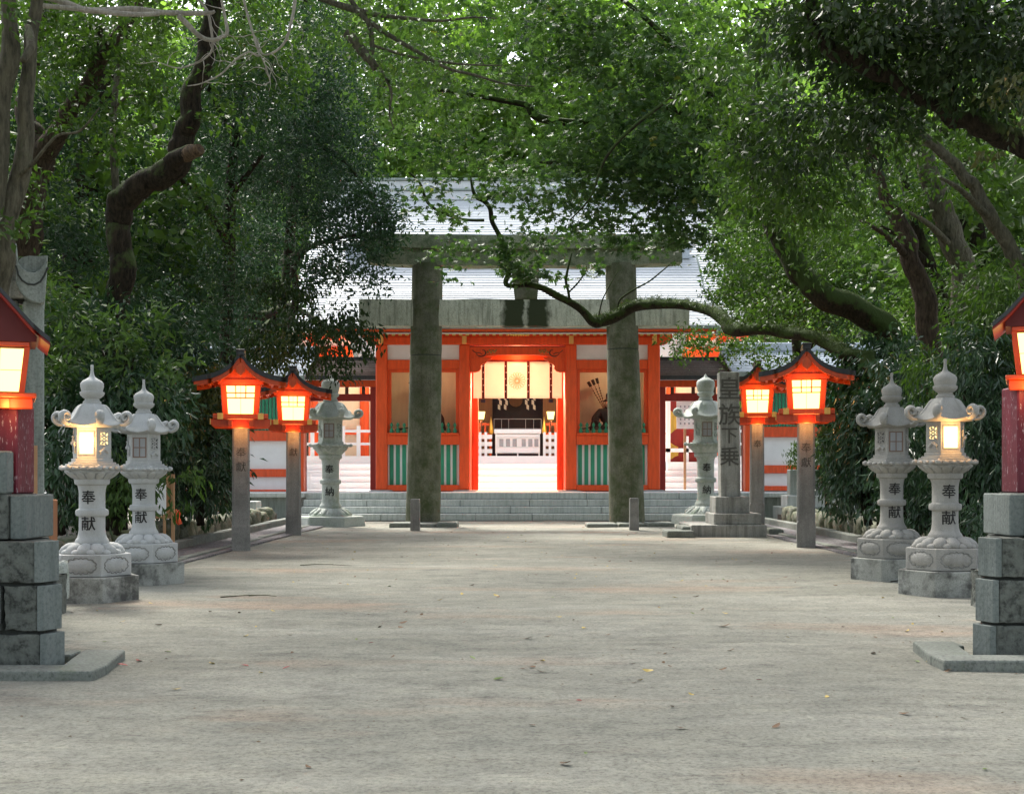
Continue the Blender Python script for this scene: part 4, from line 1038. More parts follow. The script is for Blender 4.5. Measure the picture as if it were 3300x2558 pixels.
def stone_lantern(loc, scale, label, lit=False, mirror=False, old=False, group=None, text=('奉', '献')):
    mt = 'granite_old' if old else ('granite_warm' if mirror else 'granite')
    t = thing('stone_lantern', label, 'stone lantern', loc, group, scale)
    kw = dict(parent=t, local=True)
    q = -1 if mirror else 1
    if old:
        m = MB(); hexr(m, .56, -.05, .15, .53)
        o = m.build('foot_slab', 'granite_old', bevel=.03, seg=2, **kw)
        m = MB(); m.lathe([(.34, .15), (.33, .17), (.2, .27)], 36); petals(m, 14, .34, .165, .2, .27, .042); petals(m, 14, .33, .16, .24, .235, .03, .5)
        m.build('lotus_base', mt, smooth='all', **kw)
        zs = dict(sh0=.27, ring=.68, sh1=1.04, pl=1.22, fb=1.268, ft=1.655, rt=1.93); rsft = .132; RP = .315; RR = .43
    else:
        hexr(MB(), .46, -.03, .232).build('foot_slab', 'granite_foot', bevel=.006, **kw)
        pd = hexr(MB(), .385, .236, .448).build('pedestal', mt, bevel=.006, **kw)
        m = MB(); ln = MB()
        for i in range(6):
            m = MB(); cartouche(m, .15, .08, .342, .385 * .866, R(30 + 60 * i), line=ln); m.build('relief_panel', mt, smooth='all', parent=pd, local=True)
        ln.build('relief_groove_shade', 'granite_post', parent=pd, local=True)  # darker stone line painting in the shade of the carved groove
        m = MB(); m.lathe([(.3, .448), (.29, .46), (.16, .535)], 36); petals(m, 12, .31, .455, .15, .535, .07, bul=.55); petals(m, 12, .315, .45, .24, .485, .05, .5, bul=.6)
        m.build('lotus_base', mt, smooth='all', **kw)
        zs = dict(sh0=.53, ring=.843, sh1=1.12, pl=1.255, fb=1.335, ft=1.68, rt=1.905); rsft = .124; RP = .295; RR = .33
    a, rg_, b = zs['sh0'], zs['ring'], zs['sh1']
    m = MB(); r = rsft
    m.lathe([(r * 1.26, a - .03), (r * 1.3, a), (r * 1.3, a + .035), (r * 1.22, a + .055), (r * 1.12, a + .07), (r * 1.05, a + .1), (r, a + .16), (r, rg_ - .04), (r * 1.06, rg_ - .035),
             (r * 1.2, rg_ - .03), (r * 1.26, rg_ - .012), (r * 1.26, rg_ + .012), (r * 1.2, rg_ + .03), (r * 1.06, rg_ + .035), (r, rg_ + .045), (r, b - .09), (r * 1.05, b - .04), (r * 1.12, b - .01),
             (r * 1.3, b), (r * 1.35, b + .02), (r * 1.35, b + .05), (r * 1.28, b + .06)], 40)
    sh = m.build('shaft', mt, smooth=True, **kw)
    zt1 = (b + rg_) / 2 + .015; zt2 = (a + .09 + rg_) / 2 + .01
    for ch, z in zip(text, (zt1, zt2)):
        g_ = glyph(ch, .135, .0015, 'ink', sh, (0, 0, z), 'lettering', offset=.012, wrap=r * 1.012)
    zp = zs['pl']
    m = MB(); m.lathe([(r * 1.2, b + .05), (RP * .62, b + .075), (RP * .86, zp - .01), (RP * .86, zp)], 36)
    petals(m, 14, RP * .88, zp - .015, RP * .5, b + .05, .046, bul=.5); m.build('under_lotus', mt, smooth='all', **kw)
    m = MB(); hexr(m, RP, zp, zp + .045 if not old else zs['fb'] - .02); 
    if not old: hexr(m, RP * .9, zp + .045, zp + .062); hexr(m, RP * .8, zp + .062, zs['fb'])
    else: hexr(m, RP * .8, zs['fb'] - .02, zs['fb'])
    pf = m.build('platform', mt, bevel=.005, **kw)
    m = MB()
    for i in range(6):
        an = R(30 + 60 * i); ap = RP * .866
        for j in (-1, 0, 1): 
            xx = j * RP * .27; cx, cy = ap * math.cos(an) - xx * math.sin(an), ap * math.sin(an) + xx * math.cos(an)
            m.add(*ico(cx, cy, zp + .02, .036, .036, .02, 1))
        m.add(*ico(RP * 1.0 * math.cos(R(60 * i)), RP * 1.0 * math.sin(R(60 * i)), zp + .025, .035, .035, .03, 1))
    m.build('scroll_relief', mt, smooth='all', parent=pf, local=True)
    # fire box
    f0, f1 = zs['fb'], zs['ft']; m = MB(); hexr(m, .205, f0, f0 + .035); hexr(m, .188, f0 + .035, f1); fb = m.build('fire_box', mt, bevel=.004, **kw)
    ap = .188 * .866; zc = (f0 + f1) / 2 + .01; ww, wh = .064, .1
    pm = 'window_lit' if lit else 'pane_grey'
    MB().box(-ww, ww, -ap - .003, -ap + .01, zc - wh, zc + wh).build('window_pane', 'flame_lit' if lit else pm, parent=fb, local=True)
    m = MB(); fwid = .012
    m.box(-ww - fwid, -ww, -ap - .008, -ap, zc - wh - fwid, zc + wh + fwid).box(ww, ww + fwid, -ap - .008, -ap, zc - wh - fwid, zc + wh + fwid).box(-ww, ww, -ap - .008, -ap, zc + wh, zc + wh + fwid).box(-ww, ww, -ap - .008, -ap, zc - wh - fwid, zc - wh)
    if not lit: m.box(-.005, .005, -ap - .007, -ap, zc - wh, zc + wh).box(-ww, ww, -ap - .0075, -ap, zc - .005, zc + .005)
    m.build('window_frame', 'frame_brown' if not lit else mt, parent=fb, local=True)
    # lattice window on the inner side face, deer relief on the other
    an = R(-90 + 60 * q)
    def tr(x, z, d): return ((ap + d) * math.cos(an) - x * math.sin(an), (ap + d) * math.sin(an) + x * math.cos(an), z)
    m = MB(); w2 = .05
    m.add([tr(-w2, zc - .02, .002), tr(w2, zc - .02, .002), tr(w2, zc + .11, .002), tr(-w2, zc + .11, .002)], [(0, 1, 2, 3)]); m.build('lattice_pane', 'window_lit' if lit else 'hole_dark', parent=fb, local=True)
    m = MB()
    for i in range(5):
        for j in (-1, 1):
            x0 = -w2; z0 = zc - .02 + .13 * i / 4
            m.tube([tr(-w2, z0, .004), tr(w2, min(zc + .11, max(zc - .02, z0 + j * .065)), .004)], .0042, 4)
    for i in range(4): m.tube([tr(-w2 + 2 * w2 * i / 3, zc - .02, .004), tr(-w2 + 2 * w2 * i / 3, zc + .11, .004)], .005, 4)
    for j in range(4): m.tube([tr(-w2, zc - .02 + .13 * j / 3, .004), tr(w2, zc - .02 + .13 * j / 3, .004)], .005, 4)
    m.tube([tr(-w2, zc - .09, .004), tr(0, zc - .05, .006), tr(w2, zc - .085, .004)], .018, 6); m.tube([tr(-w2, zc - .11, .002), tr(w2, zc - .11, .002)], .008, 6)
    m.build('lattice', mt, parent=fb, local=True)
    an = R(-90 - 60 * q)
    m = MB()
    for x0, z0, a_, b_ in ((0, 0, .045, .028), (-.03, .03, .018, .035), (-.035, .065, .022, .014), (.035, -.01, .02, .03)): 
        cx, cy, cz = tr(x0, zc + z0, .008); m.add(*ico(cx, cy, cz, a_ * .8, .02, b_, 2))
    for x0 in (-.03, -.015, .025, .04): m.tube([tr(x0, zc - .01, .01), tr(x0 + .004, zc - .085, .008)], .007, 5)
    m.tube([tr(-.03, zc + .075, .01), tr(-.02, zc + .11, .01), tr(0, zc + .12, .01)], .005, 5); m.tube([tr(-.05, zc - .09, .004), tr(.05, zc - .09, .004)], .01, 5)
    m.build('deer_relief', mt, smooth='all', parent=fb, local=True)
    # roof
    zr, z1 = zs['rt'], zs['ft']; m = MB(); H = zr - z1; k = RR / .33
    prof = [(0, z1 - .005), (.18, z1 - .01), (.27 * k, z1 + .005), (.285 * k, z1 + .02), (.275 * k, z1 + .035), (.24 * k, z1 + .055), (.2 * k, z1 + .1 * H / .225), (.172 * k, z1 + .15 * H / .225), (.14 * k, z1 + .195 * H / .225), (.11, z1 + .218 * H / .225), (.09, zr), (0, zr)]
    n = 72; vs = []; fs = []
    for i in range(n):
        a = 2 * math.pi * i / n; am = (a % R(60)) - R(30); hx = math.cos(R(30)) / math.cos(am); cn = abs(am) / R(30)
        for j, (r_, z_) in enumerate(prof):
            u = min(1, max(0, (r_ - .1) / (.18 * k))); rr = r_ * (1 + (hx / math.cos(R(30)) * .93 - 1) * u)
            vs.append((rr * math.cos(a), rr * math.sin(a), z_ + (.028 * cn ** 3 * (u ** 2) if 1 < j < 7 else 0) - (.012 * (1 - cn) * u if 1 < j < 6 else 0)))
    kk = len(prof)
    for i in range(n):
        for j in range(kk - 1): fs.append((i * kk + j, ((i + 1) % n) * kk + j, ((i + 1) % n) * kk + j + 1, i * kk + j + 1))
    m.add(vs, fs); rf = m.build('roof', mt, smooth=50, merge=.0005, **kw)
    m = MB()
    for i in range(6):
        a = R(60 * i); P2 = [(.105, zr - .012), (.145 * k, z1 + .19 * H / .225), (.185 * k, z1 + .13 * H / .225), (.225 * k, z1 + .075), (.265 * k, z1 + .04), (.305 * k, z1 + .025), (.345 * k, z1 + .038), (.372 * k, z1 + .068), (.372 * k, z1 + .108), (.345 * k, z1 + .132), (.312 * k, z1 + .122), (.298 * k, z1 + .096), (.308 * k, z1 + .07), (.33 * k, z1 + .066), (.341 * k, z1 + .082), (.334 * k, z1 + .095)]
        P3 = smoothpath([(p[0], 0, p[1]) for p in P2], 3)
        nn = len(P3); rad = [.011 + .014 * min(1, i2 / nn * 2.2) if i2 < nn * .75 else .025 - .013 * (i2 / nn - .75) * 4 for i2 in range(nn)]
        side = (-math.sin(a), math.cos(a), 0)
        m.tube([(p[0] * math.cos(a), p[0] * math.sin(a), p[2]) for p in P3], rad, 8, sx=1.55, side=side)
    m.build('corner_curl', mt, smooth=60, parent=rf, local=True)
    # finial
    fz = zr; m = MB()
    if old: pr = [(.1, fz - .01), (.11, fz), (.11, fz + .03), (.095, fz + .04), (.1, fz + .06), (.13, fz + .085), (.135, fz + .11), (.12, fz + .13), (.128, fz + .16), (.142, fz + .22), (.142, fz + .285), (.12, fz + .315), (.07, fz + .34), (.03, fz + .365), (.012, fz + .405), (0, fz + .42)]
    else: pr = [(.085, fz - .01), (.088, fz + .008), (.088, fz + .02), (.07, fz + .035), (.068, fz + .05), (.085, fz + .06), (.112, fz + .085), (.117, fz + .1), (.117, fz + .115), (.1, fz + .12), (.104, fz + .14), (.112, fz + .17), (.11, fz + .2), (.09, fz + .225), (.055, fz + .245), (.028, fz + .265), (.019, fz + .29), (.014, fz + .33), (.015, fz + .375), (.012, fz + .382), (0, fz + .384)]
    m.lathe(pr, 32); petals(m, 10, .085, fz + .07, .112, fz + .105, .03, bul=.4); m.build('finial', mt, smooth=True, **kw)
    if lit:
        L_ = bpy.data.lights.new('lantern_spill', 'POINT'); L_.energy = 2.2; L_.color = (1, .5, .16); L_.shadow_soft_size = .04  # added light outside the window, for the lantern's glow on its front
        lo = bpy.data.objects.new('lantern_spill', L_); COL.objects.link(lo); lo.parent = t; lo.location = (0, -ap - .1, zc + .02)
    return t
stone_lantern((-4.165, 12.85, 0), 1.0, 'lit stone lantern nearest on the left, glowing window above black painted characters', lit=True)
stone_lantern((-4.22, 14.82, 0), 1.0, 'unlit stone lantern just behind the lit one on the left side')
stone_lantern((4.39, 13.48, 0), 1.05, 'lit stone lantern nearest on the right, glowing window above black painted characters', lit=True, mirror=True)
stone_lantern((4.40, 15.44, 0), 1.055, 'unlit stone lantern just behind the lit one on the right side', mirror=True)
stone_lantern((X(705, 31.9), 31.9, 0), 1.56, 'old weathered stone lantern standing before the steps left of the torii', old=True, text=('奉', '納'))
stone_lantern((X(1505, 33.4), 33.4, 0), 1.62, 'old weathered stone lantern behind the inscribed pillar on the right', old=True, text=('奉', '納'))

# ================================================================== vermilion lamps on stone posts
def post_lamp(loc, scale, label, text, rot=0):
    t = thing('post_lamp', label, 'lamp', loc, None, scale, R(rot)); kw = dict(parent=t, local=True)
    w, d = .142, .14; ch = .03
    def oct_(w_, d_, c): return [(-w_ + c, -d_), (w_ - c, -d_), (w_, -d_ + c), (w_, d_ - c), (w_ - c, d_), (-w_ + c, d_), (-w_, d_ - c), (-w_, -d_ + c)]
    m = MB(); m.frustum(oct_(w, d, ch), .42, oct_(w * .95, d, ch), 2.06).frustum(oct_(w * 1.04, d * 1.04, .004), -.1, oct_(w * 1.03, d * 1.03, .004), .36).frustum(oct_(w * 1.03, d * 1.03, .004), .36, oct_(w, d, ch), .42)
    po = m.build('stone_post', 'granite_post', bevel=.008, **kw)
    for i, c in enumerate(text):
        if c != ' ': glyph(c, .155, .003, 'carved_ink', po, (0, -d + .001, 1.585 - .235 * i), 'carved_character', offset=.0)
    # tray
    m = MB()
    for y in (-.36, .30):   # front and back boat shaped beams
        q = [(-.47, 2.11), (-.47, 2.03), (-.43, 1.98), (-.15, 1.965), (.15, 1.965), (.43, 1.98), (.47, 2.03), (.47, 2.11)]
        m.extr_y(q, y, y + .07)
    for x in (-.2, .13): m.box(x, x + .07, -.47, .47, 1.985, 2.09)
    tr_ = m.build('tray_beam', 'lamp_red', bevel=.008, **kw)
    m = MB(); m.box(-.43, .43, -.43, -.36, 2.11, 2.19).box(-.43, .43, .36, .43, 2.11, 2.19).box(-.43, -.36, -.36, .36, 2.112, 2.188).box(.36, .43, -.36, .36, 2.112, 2.188); tr_2 = m.build('tray', 'lamp_red', bevel=.006, **kw)
    for x in (-.36, .27):
        for y in (-.445, .43): MB().box(x, x + .09, y, y + .015, 2.10, 2.2).build('tray_fitting', 'ochre', parent=tr_2, local=True)
    for x in (-.475, .47): MB().box(x - .005, x + .01, -.375, -.29, 2.02, 2.115).build('tray_fitting', 'ochre', parent=tr_2, local=True)
    MB().box(-.2, .2, -.355, -.3, 2.02, 2.108).box(-.2, .2, -.2, .2, 2.09, 2.11).build('lower_glow', 'tray_glow', **kw)  # glowing strips added for the light leaking under the tray
    # corner posts (leaning outwards to the top), boards
    zb, zt = 2.19, 2.66; rb, rt = .245, .275
    for sx in (-1, 1):
        for sy in (-1, 1):
            q0 = [(sx * rb + a, sy * rb + b) for a, b in ((-.04, -.04), (.04, -.04), (.04, .04), (-.04, .04))]; q1 = [(sx * rt + a, sy * rt + b) for a, b in ((-.045, -.045), (.045, -.045), (.045, .045), (-.045, .045))]
            MB().frustum(q0, zb, q1, zt).build('corner_post', 'lamp_red', bevel=.006, **kw)
    MB().box(-.36, .36, -.33, -.27, 2.66, 2.75).box(-.36, .36, .27, .33, 2.66, 2.75).box(-.33, -.27, -.27, .27, 2.662, 2.748).box(.27, .33, -.27, .27, 2.662, 2.748).build('head_board', 'lamp_red', bevel=.005, **kw)
    # paper panels
    for k_, (ux, uy) in enumerate(((1, 0), (0, 1), (-1, 0), (0, -1))):
        # face normal direction: (uy,-ux)
        nx_, ny_ = uy, -ux
        def pt(u, z, dd):
            tt = (z - zb) / (zt - zb); r_ = rb + (rt - rb) * tt + dd; hw = (rb - .035 + (rt - rb) * tt)
            return (ux * u * hw + nx_ * r_, uy * u * hw + ny_ * r_, z)
        m = MB(); m.add([pt(-1, zb, 0), pt(1, zb, 0), pt(1, zt, 0), pt(-1, zt, 0)], [(0, 1, 2, 3)])
        pp = m.build('paper_panel', 'paper_core', **kw)
        m = MB()
        for u in (-.34, .34): m.tube([pt(u, zb + .27, .008), pt(u, zt, .008)], .010, 4)
        m.tube([pt(0, zb, .008), pt(0, zt, .008)], .003, 4)
        for z in (zb + .26, zb + .34): m.tube([pt(-1, z, .008), pt(1, z, .008)], .010, 4)
        for u in (-.97, .97): m.tube([pt(u, zb, .006), pt(u, zt, .006)], .01, 4)
        m.tube([pt(-1, zt - .008, .006), pt(1, zt - .008, .006)], .01, 4); m.build('glazing_bar', 'deep_red', parent=pp, local=True)
    # gabled roof with sagging slopes
    cv = [(0, 3.07), (.05, 3.035), (.112, 2.95), (.237, 2.84), (.387, 2.765), (.536, 2.72), (.74, 2.685)]
    full = [(-x_, z_) for x_, z_ in cv[::-1]] + cv[1:]
    for i in range(3): 
        fp = []; 
        for a_, b_ in zip(full, full[1:]): fp += [a_, ((a_[0] + b_[0]) / 2, (a_[1] + b_[1]) / 2)]
    full = [(p[0], p[2]) for p in smoothpath([(x_, 0, z_) for x_, z_ in full], 3)]
    m = MB(); m.strip_y([(x_ * 1.0, z_ + .075) for x_, z_ in full], full, -.58, .58); ro = m.build('roof', 'black_roof', smooth=50, merge=.0008, **kw)
    m = MB(); m.box(-.06, .06, -.6, .6, 3.10, 3.18).box(-.075, .075, -.61, .61, 3.175, 3.205); m.build('ridge', 'black_roof', parent=ro, local=True, bevel=.012)
    for y in (-.56, .5):
        m = MB(); m.strip_y([(x_ * .97, z_ - .001) for x_, z_ in full], [(x_ * .97, z_ - .085 + .02 * abs(x_)) for x_, z_ in full], y, y + .05); m.build('bargeboard', 'lamp_red', smooth=50, merge=.0008, **kw)
    m = MB(); pg = [(x_, z_ - .02) for x_, z_ in full if abs(x_) < .36]; m.strip_y(pg, [(x_, 2.752) for x_, z_ in pg], -.31, .31); m.build('gable_infill', 'lamp_red', merge=.0008, **kw)
    m = MB(); m.extr_y([(-.075, 2.93), (0, 3.0), (.075, 2.93), (.075, 2.85), (0, 2.775), (-.075, 2.85)], -.59, -.555); m.build('gable_pendant', 'vermilion_worn', bevel=.01, **kw)
    m = MB()
    for x in np.linspace(-.62, .62, 9):
        zz = np.interp(abs(x), [c_[0] for c_ in cv], [c_[1] for c_ in cv]); m.box(x - .018, x + .018, -.5, .5, zz - .045, zz - .005)
    for sx in (-1, 1): m.box(sx * .33 - .03, sx * .33 + .03, -.5, .5, 2.70, 2.75); m.box(sx * .5 - .02, sx * .5 + .02, -.48, .48, 2.665, 2.70)
    m.build('roof_rafter', 'lamp_red', **kw)
    L_ = bpy.data.lights.new('lamp_spill', 'POINT'); L_.energy = 2.2 * scale; L_.color = (1, .42, .12); L_.shadow_soft_size = .08  # added light outside the box, for the lamp's spill below the tray
    lo = bpy.data.objects.new('lamp_spill', L_); COL.objects.link(lo); lo.parent = t; lo.location = (0, -.36, 1.93)
    L2 = bpy.data.lights.new('lamp_spill', 'POINT'); L2.energy = 3.5 * scale; L2.color = (1, .5, .16); L2.shadow_soft_size = .1  # second added light, in front under the eave, to brighten the gable boards
    lo = bpy.data.objects.new('lamp_spill', L2); COL.objects.link(lo); lo.parent = t; lo.location = (0, -.5, 2.5)
    return t
post_lamp((X(514, 21.3), 21.3, 0), 1.0, 'lit vermilion lamp on stone post, nearer one on the left side of the path', '奉獻', 11)
post_lamp((X(626, 26.95), 26.95, 0), 1.065, 'lit vermilion lamp on stone post, farther one on the left beside the old lantern', '獻 ', 8)
post_lamp((X(1719, 22.25), 22.25, 0), 1.06, 'lit vermilion lamp on stone post, nearer one on the right side of the path', '奉獻', -11)
post_lamp((X(1614.5, 27.75), 27.75, .2), 1.06, 'lit vermilion lamp on stone post beside the inscribed pillar, farther one on the right', '奉 ', -8)

# ================================================================== big lamps on masonry pedestals in the foreground
def pedestal_lamp(s, dx, dy, dz, label):
    side = 'left' if s < 0 else 'right'
    def T(x, y): return (s * (x + dx), y + dy)      # x measured outward from the path, y depth
    def poly(x0, f, inset=0):  # plan: inner chamfer toward the path
        q = [(x0 + .06 + f, 8.13 + inset), (x0 + f * .3, 8.30 + inset), (x0 + .5, 9.25), (x0 + 1.1, 9.25), (x0 + 1.5, 8.30), (x0 + 1.42, 8.13 + inset)]
        q = [T(a, b) for a, b in q]; return q if s > 0 else q[::-1]
    t = thing('masonry_lamp', label, 'lamp', (s * (3.5 + dx), 8.7 + dy, 0))
    zj = [0.0, .227, .526, .80]
    for i in range(3):
        z0, z1 = zj[i] + (.012 if i else .0), zj[i + 1] - .004
        x0, x1 = 2.86 + .018 * i, 2.875 + .018 * i
        # split the front of each course in blocks
        cuts = ([3.42, 3.95], [3.19, 3.75], [3.5, 4.0])[i]
        lst = [None] + cuts + [None]
        for j in range(len(lst) - 1):
            a, b = lst[j], lst[j + 1]; m = MB()
            if a is None:
                q0 = [(x0 + .10, 8.13), (x0 + .055, 8.31), (x0 + .42, 9.25), (b - .008, 9.25), (b - .008, 8.13)]
            elif b is None:
                q0 = [(a + .008, 8.13), (a + .008, 9.25), (x0 + 1.1, 9.25), (x0 + 1.5, 8.30), (x0 + 1.42, 8.13)]
            else: q0 = [(a + .008, 8.13), (a + .008, 9.25), (b - .008, 9.25), (b - .008, 8.13)]
            # inner block in cut stone chamfer: colour split kept in separate facing stone
            q = [T(*p) for p in q0]
            if s > 0: q = q[::-1] if a is None else q[::-1]
            q1 = [(px_ + (s * .004 if True else 0), py_ + .004) for px_, py_ in q]
            bm_ = MB().frustum(q, z0, q1, z1); o = bm_.build('pedestal_block', 'pedestal_rock', t); roughen(o, 16, .016, 7)
        qa = [T(x0 + .096, 8.122), T(x0 + .058, 8.126), T(x0 + .0, 8.296), T(x0 + .05, 8.33), T(x0 + .096, 8.2)]
        if s < 0: qa = qa[::-1]
        MB().frustum(qa, z0 + .002, qa, z1 - .002).build('dressed_corner', 'pedestal_cut', t, bevel=.004)
    q0 = [(2.95, 8.2), (2.93, 8.34), (3.4, 9.15), (4.0, 9.15), (4.25, 8.34), (4.2, 8.2)]
    q = [T(*p) for p in q0]; MB().frustum(q, .02, q, .79).build('mortar_core', 'joint_dark', t)
    # block and small stone on top
    MB().box(*sorted((s * (3.215 + dx), s * (3.75 + dx))), 8.27 + dy, 8.8 + dy, .80, 1.085).build('socket_block', 'pedestal_rock', t, bevel=.012, seg=2)
    MB().box(*sorted((s * (3.11 + dx), s * (3.212 + dx))), 8.3 + dy, 8.8 + dy, .80, 1.08).build('socket_side', 'pedestal_cut', t, bevel=.008)
    if s < 0: MB().box(*sorted((s * 3.222, s * 3.75)), 8.27 + dy, 8.40 + dy, 1.087, 1.36).build('clamp_stone', 'pedestal_cut', t, bevel=.012)
    pc = 3.42 + dx; pz = 1.085
    MB().box(*sorted((s * (pc - .2), s * (pc + .2))), 8.45 + dy, 8.75 + dy, pz, 1.66 + dz).build('wooden_post', 'maroon_worn', t, bevel=.01)
    n0 = len(bpy.data.objects); before = set(o.name for o in bpy.data.objects)
    # tray
    zt = 1.63 + dz; lx = (3.46 if s < 0 else 3.50) + dx; Y0 = 8.3 + dy
    a, b = lx - .29, lx + .29
    MB().box(*sorted((s * a, s * b)), Y0 - .03, Y0 + .6, zt + .07, zt + .1).box(*sorted((s * (a + .02), s * (b - .02))), Y0 + .02, Y0 + .1, zt, zt + .07).box(*sorted((s * (a + .02), s * (b - .02))), Y0 + .46, Y0 + .54, zt, zt + .07).build('tray', 'lamp_red', t, bevel=.006)
    for u in (.1, -.1):
        MB().box(*sorted((s * (lx + u - .03), s * (lx + u + .03))), Y0 - .02, Y0 + .6, zt - .0, zt + .066).build('tray_bearer', 'lamp_red', t, bevel=.004)
    z0, z1 = zt + .1, zt + .40; rb, rt = .20, .235; cx = s * lx; cy = Y0 + .285
    for sx in (-1, 1):
        for sy in (-1, 1):
            g_ = .018
            q0 = [(cx + sx * rb + a_, cy + sy * rb + b_) for a_, b_ in ((-g_, -g_), (g_, -g_), (g_, g_), (-g_, g_))]; q1 = [(cx + sx * rt + a_, cy + sy * rt + b_) for a_, b_ in ((-g_, -g_), (g_, -g_), (g_, g_), (-g_, g_))]
            MB().frustum(q0, z0, q1, z1).build('corner_post', 'lamp_red', t, bevel=.003)
    for ux, uy in ((1, 0), (0, 1), (-1, 0), (0, -1)):
        nx_, ny_ = uy, -ux
        def pt(u, z, dd):
            tt = (z - z0) / (z1 - z0); r_ = rb + (rt - rb) * tt + dd; hw = r_ - .016
            return (cx + ux * u * hw + nx_ * r_, cy + uy * u * hw + ny_ * r_, z)
        m = MB(); m.add([pt(-1, z0, 0), pt(1, z0, 0), pt(1, z1, 0), pt(-1, z1, 0)], [(0, 1, 2, 3)]); pp = m.build('paper_panel', 'paper_core', t)
        m = MB(); m.tube([pt(-1, z0 + .15, .004), pt(1, z0 + .15, .004)], .0022, 4)
        for u in (-.33, .33): m.tube([pt(u, z0 + .15, .004), pt(u, z1, .004)], .0022, 4)
        for z in (z0 + .006, z1 - .006): m.tube([pt(-1, z, .004), pt(1, z, .004)], .008, 4)
        m.build('glazing_bar', 'wood_brown', pp)
    MB().box(cx - .25, cx + .25, cy - .26, cy + .26, z1, z1 + .03).build('head_board', 'lamp_red', t, bevel=.004)
    cv = [(0, .38), (.05, .35), (.12, .275), (.19, .195), (.26, .115), (.32, .06), (.37, .02)]
    full = [(-x_, z_) for x_, z_ in cv[::-1]] + cv[1:]
    full = [(p[0] + cx, p[2] + z1) for p in smoothpath([(x_, 0, z_) for x_, z_ in full], 2)]
    m = MB(); m.strip_y([(x_, z_ + .032) for x_, z_ in full], full, cy - .40, cy + .40); ro = m.build('roof', 'black_roof', t, smooth=50, merge=.0008)
    m = MB(); m.strip_y([(x_, z_ - .002) for x_, z_ in full], [(x_, z_ - .02) for x_, z_ in full], cy - .385, cy + .385); m.build('roof_lining', 'deep_red', t, smooth=50, merge=.0008)
    MB().box(cx - .04, cx + .04, cy - .44, cy + .44, z1 + .40, z1 + .46).build('ridge', 'black_roof', ro, bevel=.008)
    pg = [(x_, z_ - .02) for x_, z_ in full if abs(x_ - cx) < .3]; m = MB(); m.strip_y(pg, [(x_, z1 + .031) for x_, z_ in pg], cy - .27, cy + .27); m.build('gable_infill', 'gable_shade', t, merge=.0008)
    L_ = bpy.data.lights.new('lamp_spill', 'POINT'); L_.energy = 1.2; L_.color = (1, .45, .14); L_.shadow_soft_size = .06  # added light outside the box, for the lamp's spill on the wood
    lo = bpy.data.objects.new('lamp_spill', L_); COL.objects.link(lo); lo.parent = t; lo.location = (cx - t.location.x - s * .12, cy - .33 - t.location.y, zt + .02)
    piv = Vector((cx - t.location.x, cy - t.location.y, 0)); M_ = Matrix.Translation(piv) @ Matrix.Rotation(R(-s * 21), 4, 'Z') @ Matrix.Translation(-piv)
    for o in list(bpy.data.objects):
        if o.name not in before and o.type == 'MESH':
            top = o
            while top.parent is not t: top = top.parent
            o.data.transform(M_ if o.parent is t else M_)
        elif o.name not in before and o.type == 'LIGHT': o.location = M_ @ o.location
    # kerb ring round the pedestal
    k = MB(); zk = .055; xi, xo = 2.5 + dx * .9, 4.9
    for x0, x1 in ((xi, xi + 1.0), (xi + 1.01, xi + 2.2)): k.box(*sorted((s * x0, s * x1)), 7.72 + dy, 7.98 + dy, -.05, zk)
    yb = 8.0 + dy
    q = [(xi, 7.985 + dy), (xi + .27, 7.985 + dy), (xi + .38, 8.7 + dy), (xi + .1, 8.7 + dy)]
    q = [(s * a_, b_) for a_, b_ in q]; q = q if s > 0 else q[::-1]
    k.frustum(q, -.05, q, zk - .003)
    k.box(*sorted((s * (xi + .39), s * 2.98)), 8.48 + dy, 8.7 + dy, -.05, zk - .006)
    tag(k.build('kerb_ring', 'kerb_stone', bevel=.014, seg=2), 'low stone kerb framing the %s foreground pedestal' % side, 'kerb')
    return t
pedestal_lamp(-1, 0, 0, 0, 'big lit red wooden lamp on a dark masonry pedestal at the left edge')
pedestal_lamp(1, .17, .45, .15, 'big lit red wooden lamp on a grey masonry pedestal at the right edge')

# tall stone lantern cut off by the left edge, plank and box beside it
YB = 11.0
big = thing('tall_stone_lantern', 'tall pale stone lantern with scrolled roof corner behind the red lamp at the left edge', 'stone lantern', (X(20, YB), YB, 0))
x1 = X(90, YB); x0 = x1 - .62
MB().box(x1 - .17, x1, YB - .06, YB + .42, 0, Z(640, YB)).build('front_shaft', 'wall_stone', big, bevel=.03, seg=2)
MB().box(x0, x1 - .2, YB, YB + .4, 0, Z(640, YB)).build('rear_shaft', 'wall_stone', big, bevel=.02)
MB().box(X(-60, YB), X(53, YB), YB - .1, YB + .45, Z(636, YB), Z(600, YB)).build('chamber_sill', 'monument_stone', big, bevel=.012)
MB().box(X(-60, YB), X(35, YB), YB - .16, YB + .5, Z(558, YB - .1), Z(516, YB - .1)).build('roof_slab', 'wall_stone', big, bevel=.02)
MB().box(X(-60, YB), X(36, YB), YB - .02, YB + .4, Z(600, YB), Z(558, YB)).build('chamber', 'monument_stone', big, bevel=.01)
cr_ = MB()
topc = [(34, 548), (38, 566), (46, 578), (57, 585), (70, 586), (82, 579), (90, 566), (97, 548)]
botc = [(34, 606), (40, 622), (50, 636), (62, 645), (74, 649), (84, 650), (90, 646), (91, 640)]
tw = [(X(a, YB), Z(b, YB)) for a, b in topc]; bw = [(X(a, YB), Z(b, YB)) for a, b in botc]
cr_.strip_y(tw, bw, YB - .2, YB + .5); cr_.build('roof_corner', 'wall_stone', big, bevel=.008, merge=.001)
cr_ = MB(); up = [(X(a, YB), Z(b + 26, YB)) for a, b in topc]
cr_.tube([(a, YB - .205, b) for a, b in up], .008, 6); cr_.build('roof_groove', 'joint_dark', big)
